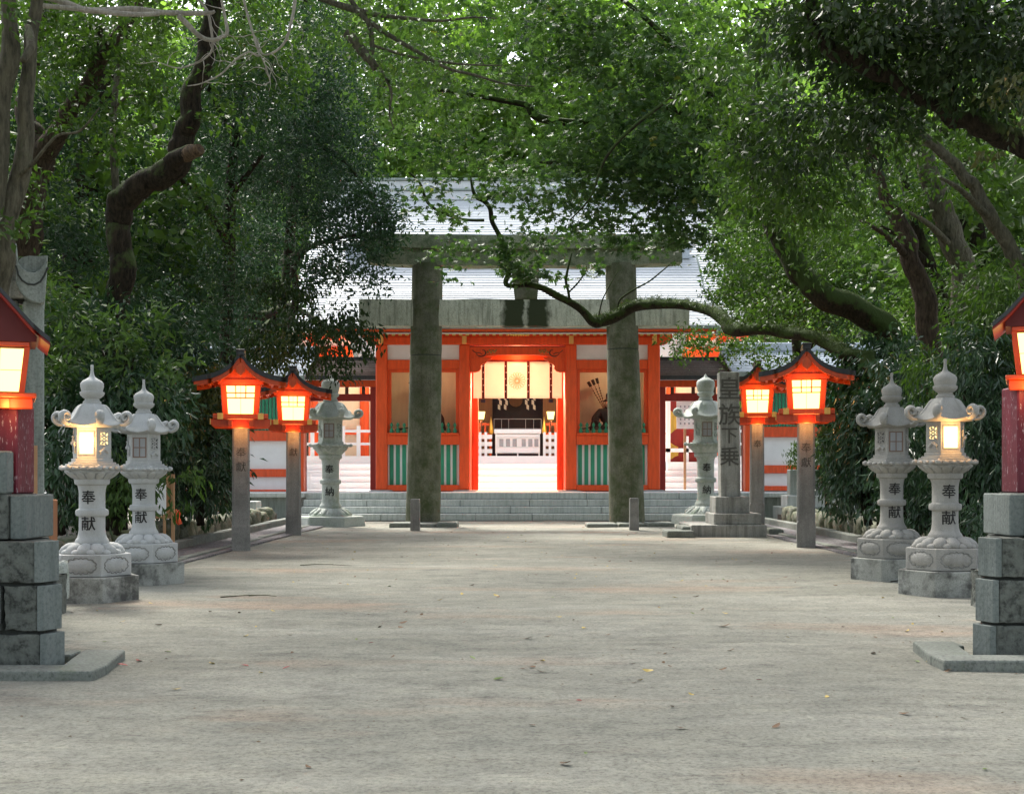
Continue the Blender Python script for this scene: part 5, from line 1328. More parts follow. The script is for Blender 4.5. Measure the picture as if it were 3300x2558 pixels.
cr_ = MB(); cr_.strip_y([(X(a, YB), Z(b, YB)) for a, b in ((38, 560), (46, 552), (60, 548), (75, 548), (96, 546))], [(a, b + .002) for a, b in [tw[1], tw[2], tw[3], tw[5], tw[7]]], YB - .12, YB + .45); cr_.build('roof_crown', 'wall_stone', big, merge=.001)
big.rotation_euler = (0, 0, R(20))
pk = MB(); Yp = 10.6; pk.add([P(70, 1150, Yp), P(80, 1150, Yp), P(80, 950, Yp + .25), P(69, 950, Yp + .25), P(70, 1150, Yp + .04), P(80, 1150, Yp + .04), P(80, 950, Yp + .29), P(69, 950, Yp + .29)], [(0, 1, 2, 3), (4, 7, 6, 5), (0, 4, 5, 1), (1, 5, 6, 2), (2, 6, 7, 3), (3, 7, 4, 0)])
pk.box(X(70, Yp), X(80, Yp), Yp, Yp + .04, 0, Z(1150, Yp))
tag(pk.build('wooden_plank', 'wood_pale'), 'upright tan plank leaning on the tall stone lantern at the left edge', 'plank')
m = MB(); m.box(X(91, 12), X(107, 12), 12, 12.2, 0, Z(1065, 12)); tag(m.build('wooden_stake', 'wood_brown', bevel=.01), 'short brown squared wooden stake beside the tall stone lantern', 'stake')
m = MB(); rock(m, 0, 0, 0, .1, .1, .3, 4.4); o = m.build('upright_stone', 'granite_old', smooth='all'); o.location = (X(125, 11.8), 11.8, .2); tag(o, 'small pale upright stone between the masonry pedestal and the lit stone lantern', 'stone')
# ================================================================== trees
DENS, ARCH = 1.65, 1.9
def base_of(p): return (X(p[0], p[2]), p[2], 0)
def tree(name, label, cat, trunk, limbs=(), crowns=(), bark='bark_dark', group=None, seed=1, n=12, tw=0):
    t = thing(name, label, cat, base_of(trunk[0]), group)
    m = MB(); limb(m, trunk, max(n, 14), 9, seed=seed); m.build('trunk', bark, t, smooth='all')
    for i, l in enumerate(limbs):
        m = MB(); limb(m, l, 9, 5, seed=seed + i * 3.1)
        if tw: twigs(m, l, tw, 40, seed * 7 + i)
        m.build('branch', bark, t, smooth='all')
    for i, (mat, blobs, L, W, kind, kw) in enumerate(crowns):
        foliage('crown', mat, blobs, L, W, kind, t, seed * 31 + i, **kw)
    return t
BIG = dict(k=16, sr=.4)
# --- far bright trees beyond the shrine
rg = random.Random(11)
far = [(-60, 95, 26), (150, 84, 22), (330, 92, 25), (480, 80, 23), (650, 90, 27), (800, 78, 24), (960, 88, 27), (1110, 80, 25), (1270, 90, 27), (1420, 78, 24), (1580, 88, 26), (1740, 82, 24), (1900, 92, 26), (2060, 84, 25), (2230, 92, 26)]
for i, (px, Y, h) in enumerate(far):
    h *= 1.42
    sx = F / Y; zt = HY - (h - EYE) * sx; rz = h * .36 * sx; cyp = zt + rz; rx = 150 if i % 2 else 120
    tree('broadleaf_tree', 'sunlit yellow green tree far behind the shrine roofs', 'tree', [(px, HY + EYE * sx, Y, .45 * sx), (px + 8, HY - h * .3 * sx, Y, .3 * sx), (px - 5, HY - h * .7 * sx, Y, .15 * sx)],
         crowns=[('leaf_sunny', [(px, cyp, Y, rx, rz, 4.5, 2.6), (px + rg.uniform(-40, 40), cyp + rz * .8, Y - 2, rx * .8, rz * .6, 3.5, 1.6)], .5, .34, 'round', dict(k=22, sr=.9))],
         bark='bark_brown', group='sunlit trees far behind the shrine', seed=50 + i, n=8)
# --- mid distance trees either side of the shrine
mid = [(60, 50, 'leaf_mid', 560, 330), (200, 46, 'leaf_dark', 600, 300), (360, 52, 'leaf_sunny', 560, 320), (500, 47, 'leaf_dark', 600, 280), (1640, 50, 'leaf_fresh', 380, 330), (1800, 46, 'leaf_sunny', 420, 330), (1950, 50, 'leaf_sunny', 380, 330), (2120, 45, 'leaf_sunny', 420, 360)]
for i, (px, Y, mt, cy, rz) in enumerate(mid):
    tree('broadleaf_tree', ['%s tree rising behind the corridor wall on the %s' % ('dark green' if mt == 'leaf_dark' else 'yellow green' if mt == 'leaf_sunny' else 'green', 'left' if px < 1000 else 'right')][0], 'tree',
         [(px, 1090, Y, 14), (px + 10, 850, Y, 11), (px - 12, 600, Y, 8), (px, 400, Y, 5)],
         crowns=[(mt, [(px, cy, Y, 125, rz, 3.0, 1.5), (px + 30, cy + rz * .6, Y - 1.5, 110, rz * .5, 2.0, 1.3)], .24, .14, 'round', dict(k=20, sr=.55))],
         bark='bark_brown', group='trees rising behind the corridor wall on the %s' % ('left' if px < 1000 else 'right'), seed=80 + i, n=8)

# --- left evergreen mass over the path edge
tree('evergreen_tree', 'large dark evergreen with drooping small leaves hanging left of the torii', 'tree',
     [(440, 1112, 32, 14), (452, 960, 32, 13), (470, 830, 32.4, 13), (520, 740, 33, 12), (585, 680, 34, 12), (612, 560, 34.5, 11), (640, 250, 34, 10), (650, -50, 33, 8)],
     [[(596, 660, 34, 10), (560, 672, 33, 11), (524, 672, 32.5, 9)], [(612, 690, 35, 11), (628, 660, 34, 9), (632, 610, 33.5, 8), (628, 565, 33, 7), (660, 520, 32, 4)],
      [(600, 560, 35, 8), (680, 520, 32, 5), (760, 500, 30, 3)], [(610, 400, 35, 8), (520, 330, 33, 6), (430, 300, 31, 4)], [(640, 300, 34, 7), (720, 330, 32, 5), (800, 420, 30, 3)], [(600, 640, 35, 6), (700, 700, 32, 4), (740, 770, 30.5, 2.5)]],
     [('leaf_dark', [(560, 300, 33, 190, 230, 2.6, 1.9), (700, 330, 31.5, 110, 190, 1.8, 1.7), (770, 470, 30.5, 85, 75, 1.1, 1.6), (800, 510, 30, 62, 48, .8, 1.5), (700, 560, 31, 90, 60, 1.1, 1.5), (480, 560, 32, 120, 60, 1.4, 1.4), (450, 700, 26.5, 80, 60, .8, 1.4),
                     (660, 120, 33, 130, 150, 2.0, 1.8), (800, 430, 30, 45, 45, .7, 1.4), (835, 480, 30, 30, 35, .5, 1.3), (790, 590, 30, 52, 34, .6, 1.3)], .13, .05, 'round', dict(k=22, sr=.34, dens=1.15)),
      ('leaf_darker', [(740, 700, 30, 60, 45, .8, 1.4), (680, 760, 30, 45, 28, .6, 1.2), (640, 700, 31, 75, 45, .9, 1.3), (540, 740, 31, 90, 50, 1.1, 1.6), (730, 785, 30, 26, 18, .35, 1.2), (590, 620, 32, 100, 30, 1.0, 1.4), (786, 735, 29.8, 24, 18, .3, 1.1)], .14, .06, 'hang', dict(k=20, sr=.3)),
      ('leaf_rusty', [(590, 775, 30.5, 55, 22, .6, .9), (665, 770, 30, 30, 18, .4, .8), (620, 740, 30, 60, 25, .6, .6)], .13, .055, 'hang', dict(k=14, sr=.3)),
      ('leaf_moss', [(530, 612, 32, 110, 14, .5, 1.3)], .12, .03, 'whorl', dict(k=20, sr=.25))], seed=3)
tree('evergreen_tree', 'tall dark evergreen behind the crooked mossy trunk on the left', 'tree',
     [(480, 1100, 29, 14), (484, 800, 29, 14), (486, 520, 29, 13), (500, 300, 29, 11), (520, -40, 28, 8)],
     [[(486, 520, 29, 9), (420, 420, 27, 6), (360, 360, 26, 4)], [(490, 420, 29, 8), (560, 330, 28, 5)], [(500, 300, 29, 8), (440, 180, 27, 5)]],
     [('leaf_dark', [(400, 330, 28, 140, 200, 2.4, 1.5), (330, 480, 27.5, 120, 120, 1.8, 1.4), (420, 600, 27, 140, 80, 1.6, 1.5), (520, 180, 28, 110, 190, 2, 1.4), (300, 640, 26, 110, 70, 1.2, 1.2)], .13, .05, 'round', dict(k=20, sr=.34, dens=1.1)),
      ('leaf_mid', [(560, 120, 27, 120, 110, 1.6, .8), (440, 480, 26.5, 90, 90, 1.2, .5)], .13, .06, 'whorl', dict(k=16, sr=.3))], seed=4)
tree('slim_tree', 'slim bare grey trunk rising left of the crooked mossy trunk', 'tree',
     [(255, 1110, 23, 8), (252, 800, 23, 8), (250, 480, 23, 8), (246, 380, 23, 8), (243, 230, 23, 7), (252, 130, 23, 6), (254, 60, 23, 5)],
     [[(252, 150, 23, 3), (290, 128, 22.5, 2.5), (318, 150, 22, 1.5)], [(245, 230, 23, 3), (275, 205, 22.5, 2.2), (310, 210, 22, 1.5)]], bark='bark_grey', seed=6, n=9,
     crowns=[('leaf_mid', [(250, 60, 22.5, 70, 60, .8, 1.0), (310, 120, 22, 60, 40, .6, .8)], .1, .05, 'whorl', dict(k=14, sr=.25))])
tree('forked_tree', 'brown forked tree with thick split trunk at the far left', 'tree',
     [(20, 1120, 21, 40), (35, 800, 21, 36), (45, 560, 21, 36), (58, 440, 21, 36), (75, 340, 21, 34), (72, 290, 21, 24), (52, 240, 21, 18), (70, 130, 21, 14), (100, 20, 21, 11), (110, -60, 21, 9)],
     [[(82, 350, 21, 28), (115, 300, 20.8, 24), (150, 240, 20.5, 20), (188, 185, 20.3, 19), (225, 110, 20, 14), (290, 20, 20, 10), (330, -50, 20, 8)], [(190, 190, 20.3, 12), (200, 140, 20.2, 8), (215, 60, 20, 6)]],
     [('leaf_mid', [(150, 60, 20, 150, 75, 1.4, 1.3), (260, 70, 20, 120, 60, 1.2, 1.1), (110, 160, 19.5, 80, 60, .9, .9), (200, 270, 19.8, 80, 55, .9, .9), (110, 420, 20, 90, 50, 1, .8), (330, 170, 20, 90, 55, .9, .9)], .115, .058, 'whorl', dict(k=16, sr=.26)),
      ('leaf_dark', [(120, 500, 22.5, 130, 110, 1.4, 1.4), (90, 250, 23, 120, 150, 1.2, 1.2)], .12, .05, 'round', dict(k=18, sr=.3))], bark='bark_brown', seed=7, n=16)
tree('crooked_tree', 'dark mossy crooked trunk with a sawn stub bending over the left shrubs', 'tree',
     [(232, 1130, 17.5, 24), (236, 960, 17.5, 23), (242, 800, 17.5, 23), (250, 655, 17.5, 25), (262, 585, 17.5, 27), (256, 510, 17.5, 25), (252, 455, 17.5, 27), (270, 420, 17.4, 28), (300, 398, 17.35, 26), (338, 378, 17.25, 27), (370, 350, 17.15, 28), (388, 312, 17.1, 24), (398, 262, 17, 22), (415, 190, 17, 21), (432, 130, 17, 20), (448, 60, 17, 18), (456, -60, 17, 18)],
     [[(362, 350, 17.0, 22), (390, 332, 16.85, 17), (412, 325, 16.7, 13), (428, 320, 16.6, 11)]],
     [('leaf_mid', [(430, -40, 17, 200, 60, 1.2, 1.2), (300, 30, 16.5, 90, 45, .6, .9), (480, 120, 16.6, 60, 35, .5, .7), (480, 250, 16.8, 55, 45, .4, .5)], .1, .055, 'whorl', dict(k=14, sr=.22))], seed=8, n=18)
stubt = [o for o in bpy.data.objects if o.name.startswith('crooked_tree')][0]
m = MB(); limb(m, [(385, 333, 17.0, 15), (402, 326, 16.75, 16), (416, 322, 16.6, 14), (428, 319, 16.5, 12)], 14, 5, seed=3); m.build('sawn_stub', 'bark_stub', stubt, smooth=60)
# --- foreground bare branches, top left
bt = tree('bare_tree', 'greenish grey trunk with long bare pale branches reaching in at the top left', 'tree',
     [(-30, 1300, 10.5, 34), (-10, 900, 10.5, 30), (-5, 640, 10.5, 26), (10, 500, 10.5, 24), (32, 400, 10.5, 21), (50, 330, 10.5, 19), (58, 250, 10.5, 17), (62, 120, 10.5, 15), (75, 20, 10.5, 12), (80, -80, 10.5, 10)],
     [[(-20, 480, 10.4, 22), (0, 330, 10.4, 20), (10, 200, 10.4, 22), (25, 110, 10.4, 20), (20, 20, 10.4, 16), (10, -60, 10.4, 14)],
      [(38, 380, 10.5, 5), (70, 350, 10.3, 4), (120, 290, 10.2, 3), (170, 280, 10.1, 2.5), (212, 230, 10, 1.5)], [(60, 60, 10.4, 9), (66, 100, 10.2, 10), (50, 130, 10.1, 7)]],
     [('leaf_mid', [(20, 480, 10.2, 50, 30, .3, .8), (60, 180, 11, 40, 60, .4, .7), (20, 20, 10, 40, 30, .3, .8)], .075, .038, 'whorl', dict(k=10, sr=.14))], bark='bark_grey', seed=9, n=14)
m = MB(); src = [[(60, -10, 10.5, 8), (130, 4, 10.6, 7), (200, 22, 10.8, 7), (290, 22, 11, 7), (360, 27, 11.1, 6), (440, 30, 11.2, 5), (458, 24, 11.2, 3)],
     [(65, 10, 10.5, 6), (150, 18, 10.6, 5.5), (250, 30, 10.8, 5.5), (340, 30, 11, 5)],
     [(380, 34, 11.1, 6), (408, 60, 11.15, 6), (430, 80, 11.2, 5), (455, 86, 11.2, 4.5), (470, 80, 11.2, 4), (485, 70, 11.2, 4), (478, 30, 11.2, 3), (468, -20, 11.2, 2.5)],
     [(412, -10, 11.3, 3), (440, 20, 11.3, 3), (450, 60, 11.3, 2.8), (452, 105, 11.3, 2.5), (438, 125, 11.3, 2), (410, 138, 11.3, 2), (380, 146, 11.3, 1.5), (345, 136, 11.3, 1.2)],
     [(518, -10, 11.5, 3), (530, 40, 11.5, 2.8), (545, 90, 11.5, 2.5), (552, 120, 11.5, 2.2), (530, 112, 11.5, 2), (500, 130, 11.5, 2), (470, 160, 11.5, 1.8), (430, 178, 11.5, 1.4), (400, 184, 11.5, 1)],
     [(630, -20, 12, 4), (625, 30, 12, 3.6), (612, 80, 12, 3), (590, 108, 12, 2.5), (560, 116, 12, 2), (545, 80, 12, 1.5), (530, 75, 12, 1)],
     [(556, 118, 11.5, 1.8), (568, 145, 11.5, 1.4), (576, 175, 11.5, 1)]]
for i, s_ in enumerate(src): limb(m, s_, 8, 6, seed=i + 20)
for i, s_ in enumerate(src[2:]): twigs(m, s_, 7, 60, 90 + i, 1.3)
m.build('bare_branch', 'bark_pale', bt, smooth='all')
bt2 = tree('bare_tree', 'half bare tree whose long thin branches cross the top centre', 'tree', [(720, -420, 20.5, 12), (705, -240, 20, 11), (690, -100, 20, 9), (672, -20, 20, 7)],
     [[(660, -10, 20, 6), (710, 8, 20, 6), (760, 25, 20, 6), (800, 55, 20, 5.5), (846, 85, 20, 5), (890, 110, 20, 4), (950, 145, 20, 3.5), (1010, 160, 20, 3), (1080, 180, 20, 2), (1140, 185, 20, 1.2)],
      [(700, 4, 20, 6), (760, 22, 20, 6), (815, 34, 20, 5), (870, 40, 20, 4), (940, 45, 20, 3), (1010, 38, 20, 2), (1060, 40, 20, 1)],
      [(735, -20, 20, 5), (765, 25, 20, 6), (786, 50, 20, 6), (793, 80, 20, 5), (792, 115, 20, 5), (775, 130, 20, 3)],
      [(785, 110, 20, 4), (800, 135, 20, 3.5), (820, 160, 20, 3), (836, 200, 20, 2.6), (830, 240, 20, 2), (840, 275, 20, 1.4)],
      [(790, 95, 20, 3), (850, 115, 20, 3), (920, 130, 20, 2.5), (1000, 138, 20, 2), (1070, 140, 20, 1.2)],
      [(735, 70, 20, 10), (765, 100, 20, 11), (790, 125, 20, 9), (800, 150, 20, 5)]],
     [('leaf_fresh', [(800, 80, 20.5, 160, 90, 1.4, .5), (900, 200, 20.5, 130, 90, 1.2, .5)], .1, .06, 'whorl', dict(k=12, sr=.3))], bark='bark_grey', seed=10, n=10, tw=5)

# --- right: maple canopy over the centre
mp = tree('maple_tree', 'green maple spreading over the path from the right above the torii', 'tree',
     [(1960, 1120, 24, 26), (1955, 950, 24, 25), (1925, 800, 24, 24), (1895, 715, 24, 26), (1826, 662, 24, 28), (1754, 625, 24, 27), (1717, 592, 24.2, 26), (1681, 540, 24.4, 24), (1650, 460, 24.6, 20), (1600, 380, 25, 15), (1520, 340, 25, 12), (1440, 300, 25, 9)],
     [[(1512, 350, 25, 10), (1455, 385, 25, 10), (1353, 356, 25, 9), (1298, 372, 25, 8), (1207, 349, 25, 5), (1150, 345, 25, 3)],
      [(1650, 460, 24.6, 14), (1560, 300, 25, 12), (1400, 220, 25.5, 10), (1270, 260, 26, 8), (1153, 252, 26, 9), (1120, 225, 26, 7), (1062, 214, 26, 5), (964, 196, 26, 5), (924, 193, 26, 3)],
      [(1640, 450, 24.6, 12), (1500, 180, 24, 8), (1400, 60, 24, 6), (1300, -20, 24, 4)],
      [(1445, 200, 22, 4), (1340, 280, 22, 4), (1290, 340, 22, 3), (1260, 420, 22, 2.4), (1215, 470, 22, 1.5)]],
     [('leaf_maple', [(1120, 60, 25, 230, 70, 1.8, .75), (1330, 60, 24.5, 190, 80, 1.8, 1.3), (1020, 160, 25.5, 180, 60, 1.4, .5), (1230, 190, 25, 150, 50, 1.2, .7), (1420, 190, 24, 170, 90, 1.6, 1.4), (1380, 300, 23.5, 200, 80, 1.4, 1.4),
                      (1090, 300, 26, 220, 60, 1.6, .5), (960, 330, 26, 130, 45, 1.2, .5), (1080, 400, 27, 190, 50, 1.2, .6), (1290, 420, 24, 190, 70, 1.3, 1.35), (1480, 420, 23.5, 130, 90, 1.3, 1.4), (1180, 492, 27, 100, 28, 1.0, .7),
                      (1330, 505, 25, 130, 34, 1.0, .7), (940, 440, 27, 60, 30, .8, .6), (980, 535, 28.5, 55, 28, .7, 1.0), (1510, 520, 24, 50, 36, .7, .8), (1110, 560, 27.5, 40, 40, .6, 1.1), (880, 120, 26, 120, 90, 1.4, .45)], .115, .10, 'spray', dict(k=20, sr=.34, flat=.22, stretch=2.2, dens=1.5))], bark='bark_moss', seed=12, n=16)
limb_pts = [(1860, 764, 23.2, 16), (1808, 757, 23.6, 15), (1768, 733, 24, 14), (1735, 719, 24.3, 13), (1674, 710, 24.8, 13), (1623, 703, 25.2, 13), (1565, 701, 25.8, 14), (1543, 684, 26.2, 14), (1514, 664, 26.6, 11), (1463, 652, 27.2, 10), (1399, 647, 27.8, 10), (1351, 655, 28.2, 12), (1319, 673, 28.4, 11), (1290, 684, 28.5, 12), (1268, 686, 28.5, 11), (1240, 662, 28.4, 8.5), (1192, 633, 28.2, 8), (1154, 614, 28, 7), (1120, 606, 28, 6), (1100, 612, 28, 4)]
ml = tree('mossy_tree', 'mossy tree whose long snaking limb crosses in front of the torii', 'tree',
     [(1890, 1120, 23, 24), (1885, 950, 23, 22), (1880, 850, 23, 20), (1866, 785, 23, 18), (1845, 760, 23.2, 16)],
     [limb_pts,
      [(1110, 610, 28, 4), (1080, 607, 28, 5), (1084, 584, 28, 6), (1091, 562, 28, 6), (1080, 533, 28, 6), (1066, 504, 28, 5.5), (1050, 473, 28, 5), (1045, 447, 28, 5), (1033, 430, 28, 5), (1015, 419, 28, 4.5), (1008, 400, 28, 3), (1004, 380, 28, 2)],
      [(1033, 430, 28, 4), (1045, 419, 28, 4), (1062, 418, 28, 4), (1080, 412, 28, 3.6), (1098, 404, 28, 3), (1113, 382, 28, 3), (1113, 352, 28, 2)],
      [(1033, 470, 28, 3), (990, 468, 28, 2.8), (946, 455, 28, 3), (913, 433, 28, 3.2), (895, 390, 28, 2.6), (866, 364, 28, 2)],
      [(1215, 640, 28, 3), (1212, 622, 28, 3), (1207, 600, 28, 2.8), (1208, 588, 28, 3), (1214, 560, 28, 2), (1220, 540, 28, 1.5)],
      [(1212, 625, 28, 2), (1232, 604, 28, 2), (1245, 585, 28, 1.6), (1252, 570, 28, 1)],
      [(1318, 655, 28, 2.2), (1322, 640, 28, 2), (1336, 628, 28, 2), (1355, 616, 28, 2), (1385, 600, 28, 1.8), (1410, 580, 28, 1.5), (1440, 555, 28, 1)],
      [(1277, 672, 28.3, 1.6), (1285, 640, 28, 1.4), (1300, 610, 28, 1.2), (1320, 575, 28, .9)],
      [(1640, 700, 25.2, 2), (1640, 670, 25.2, 2), (1655, 640, 25.2, 1.5)]],
     [('leaf_maple', [(1130, 585, 27.7, 40, 26, .4, 1.2), (1100, 540, 27.8, 50, 30, .5, .9), (985, 450, 27.9, 55, 25, .4, .5), (1050, 380, 28, 60, 30, .5, .5), (1175, 585, 27.8, 28, 14, .3, .7), (1270, 575, 28, 20, 14, .3, .6)], .14, .12, 'spray', dict(k=14, sr=.22, flat=.4)),
      ('leaf_moss', [(p[0], p[1] - p[3] * .8, p[2], 17, 5, .1, 1.7) for p in smoothpath(limb_pts[1:15], 2)], .055, .010, 'whorl', dict(k=20, sr=.07)),
      ('leaf_mid', [(1500, 735, 27.5, 75, 28, .8, 1.1), (1600, 745, 27, 60, 30, .8, 1.0), (1450, 745, 28, 35, 16, .4, .9), (1660, 650, 25, 80, 40, .8, .9), (1700, 770, 25, 60, 26, .6, .8)], .1, .045, 'round', dict(k=18, sr=.24))], bark='bark_moss', seed=14, n=14)
# --- right trunks
rt = [('dark twisted trunk, first of the leaning trunks behind the right lanterns', 21.5, [(2000, 1120, 24), (1995, 950, 24), (1985, 760, 22), (1975, 640, 22), (1945, 560, 20), (1930, 500, 18), (1900, 440, 15), (1872, 380, 12), (1855, 300, 9), (1840, 200, 6)], 'bark_brown'),
      ('thick straight leaning trunk with pale bark on the right', 24, [(2080, 1120, 26), (2076, 900, 24), (2065, 700, 26), (2055, 620, 27), (2042, 540, 26), (2020, 470, 25), (1995, 410, 22), (1970, 340, 19), (1950, 240, 15), (1930, 120, 11)], 'bark_grey'),
      ('smooth grey branch like trunk leaning left at the upper right', 18, [(2230, 1100, 20), (2215, 800, 18), (2185, 600, 16), (2150, 520, 15), (2115, 470, 15), (2080, 400, 13), (2050, 370, 12), (2010, 325, 11), (1975, 292, 10), (1945, 262, 8), (1900, 200, 6)], 'bark_grey'),
      ('slim dark trunk between the leaning trunks on the right', 26, [(2010, 1110, 16), (2020, 900, 15), (2030, 720, 14), (2010, 640, 14), (1985, 570, 14), (1965, 520, 12), (1940, 440, 10), (1925, 360, 8)], 'bark_dark')]
for i, (lab, Y, pts, bk) in enumerate(rt):
    pts = [(a, b, Y, r) for a, b, r in pts]; a, b = pts[-2][0], pts[-2][1]
    tree('leaning_tree', lab, 'tree', pts, [[(pts[4][0], pts[4][1], Y, 9), (pts[4][0] - 60, pts[4][1] - 60, Y - .5, 6), (pts[4][0] - 110, pts[4][1] - 90, Y - 1, 3)]],
         [(('leaf_mid', 'leaf_fresh', 'leaf_mid', 'leaf_dark')[i], [(a - 20, b - 20, Y + .6, 130, 90, 1.2, .8), (a + 110, b + 90, Y + 3, 110, 90, 1.2, .6), (a - 110, b + 220, Y + 2, 70, 80, 1.0, .5), (a + 140, b + 380, Y + 4, 110, 100, 1.0, .6)], .12, .055, 'droop', dict(k=16, sr=.3, dens=1.3))], bark=bk, seed=30 + i, n=14)
tree('camphor_tree', 'big shadowed tree whose dark canopy fills the top right corner', 'tree',
     [(2420, 1200, 14, 60), (2400, 700, 14, 52), (2330, 450, 14, 40), (2250, 350, 14, 32), (2184, 312, 14, 26), (2130, 285, 14, 24), (2081, 268, 14, 20), (2035, 250, 14, 17), (1990, 225, 14, 14), (1940, 200, 14, 12), (1900, 165, 14, 14), (1874, 158, 14, 17), (1826, 130, 14, 18), (1780, 110, 14, 18), (1750, 80, 14, 14), (1730, 20, 14, 12), (1720, -60, 14, 10)],
     [[(2300, 420, 14, 26), (2280, 200, 14, 22), (2200, 50, 14, 18), (2150, -80, 14, 14)], [(2040, 250, 14, 8), (2020, 150, 14, 6), (2000, 50, 14, 5)]],
     [('leaf_darker', [(1950, 60, 14, 260, 110, 1.0, 2.0), (2120, 120, 13.5, 150, 140, 1.0, 2.0), (1760, 60, 14.5, 160, 90, .9, 1.4), (1850, 250, 15, 150, 110, .9, 1.2), (1700, 280, 16, 130, 100, .9, .9)], .115, .055, 'droop', dict(k=14, sr=.2)),
      ('leaf_mid', [(1640, 330, 17, 130, 130, 1.0, 1.1), (1750, 390, 17, 110, 100, 1.0, 1.0), (1690, 440, 17.5, 100, 70, .9, .9), (1550, 160, 18, 120, 110, 1.0, .8)], .115, .05, 'droop', dict(k=16, sr=.24, dens=1.4)),
      ('leaf_rusty', [(2150, 200, 12.5, 60, 60, .4, .5), (2110, 330, 13, 40, 26, .3, .5), (2170, 260, 12.8, 30, 30, .3, .6)], .085, .045, 'hang', dict(k=12, sr=.16))], bark='bark_dark', seed=40, n=16)
tree('broadleaf_tree', 'green leafy tree filling the gap between the torii and the leaning right trunks', 'tree',
     [(1720, 1100, 33, 13), (1715, 900, 33, 12), (1700, 700, 33, 10), (1680, 520, 33, 8)], [[(1700, 700, 33, 6), (1620, 620, 32, 4)], [(1705, 760, 33, 6), (1800, 680, 32, 4)]],
     [('leaf_mid', [(1620, 540, 31, 110, 80, 1.4, 1.2), (1640, 620, 30, 100, 60, 1.2, 1.1), (1780, 640, 31, 120, 90, 1.4, 1.4), (1560, 640, 31, 50, 60, .8, .8), (1700, 460, 32, 130, 110, 1.6, 1.1)], .12, .055, 'round', dict(k=18, sr=.3)),
      ('leaf_fresh', [(1660, 590, 30, 100, 45, 1, .6), (1740, 560, 30.5, 70, 60, 1, .5)], .12, .055, 'whorl', dict(k=14, sr=.3))], bark='bark_dark', seed=41, n=10)

# --- shrubs
def shrub(name, label, stem, crowns, group=None, seed=1):
    t = thing(name, label, 'shrub', base_of(stem[0]), group); rr = random.Random(seed)
    m = MB()
    for i in range(5):
        a = stem[0]; b = stem[-1]
        limb(m, [(a[0] + rr.uniform(-6, 6), a[1], a[2], a[3]), ((a[0] + b[0]) / 2 + rr.uniform(-25, 25), (a[1] + b[1]) / 2, a[2], a[3] * .8), (b[0] + rr.uniform(-60, 60), b[1] + rr.uniform(-30, 30), b[2], b[3] * .5)], 6, 4, seed=i + seed)
    m.build('stem', 'bark_dark', t, smooth='all')
    for i, (mat, blobs, L, W, kind, kw) in enumerate(crowns): foliage('foliage', mat, blobs, L, W, kind, t, seed * 17 + i, **kw)
S = dict(k=12, sr=.17)
shrub('shrub', 'fresh green bushy shrub behind the two left stone lanterns', [(260, 1130, 16.4, 8), (250, 760, 16.4, 4)], [
    ('leaf_fresh', [(250, 700, 16, 110, 50, .5, .9), (330, 780, 16, 100, 60, .5, .55), (160, 780, 16, 70, 60, .5, .6), (130, 660, 16.5, 60, 40, .4, .8)], .13, .045, 'whorl', dict(k=11, sr=.15)),
    ('leaf_dark', [(250, 870, 16.8, 140, 130, .7, 1.6), (200, 680, 17.2, 120, 60, .6, 1.1), (345, 880, 17, 50, 90, .5, 1.1)], .13, .045, 'whorl', dict(k=11, sr=.17)), ('leaf_glossy', [(320, 860, 16.3, 75, 90, .5, .9), (230, 880, 16.2, 110, 90, .4, .6)], .15, .045, 'hang', dict(k=11, sr=.17))], seed=61)
shrub('shrub', 'low glossy shrub between the bases of the left stone lanterns', [(250, 1140, 15.8, 6), (250, 1000, 15.8, 3)], [
    ('leaf_fresh', [(262, 1050, 15.6, 60, 70, .3, 1.6), (380, 1040, 16.5, 50, 50, .3, .5)], .13, .035, 'hang', S),
    ('leaf_glossy', [(170, 1000, 16, 90, 110, .4, 1.5)], .13, .038, 'hang', S)], seed=62)
shrub('shrub', 'dark glossy shrub with painted orange lamplight tints left of the nearest left post lamp', [(430, 1120, 23, 8), (420, 900, 23, 4)], [
    ('leaf_rusty', [(420, 830, 23.4, 90, 60, .5, 1.2), (370, 900, 22.6, 50, 80, .5, .8), (470, 820, 23.6, 60, 40, .4, .9)], .14, .05, 'hang', dict(k=14, sr=.22)),
    ('leaf_glossy', [(400, 950, 23.2, 80, 100, .7, 1.8), (450, 1010, 22.6, 45, 75, .5, 1.7), (340, 980, 22, 60, 120, .6, 1.6), (400, 765, 24.5, 80, 50, .6, 1.5)], .17, .045, 'hang', dict(k=14, sr=.22)),
    ('leaf_dark', [(420, 1030, 24, 90, 80, .8, 1.5), (300, 900, 24, 200, 200, .8, 1.5)], .16, .06, 'hang', dict(k=14, sr=.24))], seed=63)
shrub('shrub', 'dense dark hedge like shrub behind the left lanterns near the forked tree', [(130, 1140, 19, 8), (140, 900, 19, 4)], [
    ('leaf_dark', [(130, 900, 19.5, 160, 230, .9, 1.9), (60, 700, 19.5, 90, 110, .6, 1.4), (330, 690, 23, 130, 80, .6, 1.3)], .13, .05, 'whorl', dict(k=14, sr=.22)),
    ('leaf_mid', [(90, 650, 18, 60, 90, .5, 1.0), (130, 760, 18, 80, 60, .5, .9), (20, 470, 17, 40, 30, .4, 1.0)], .12, .045, 'whorl', S)], seed=64)
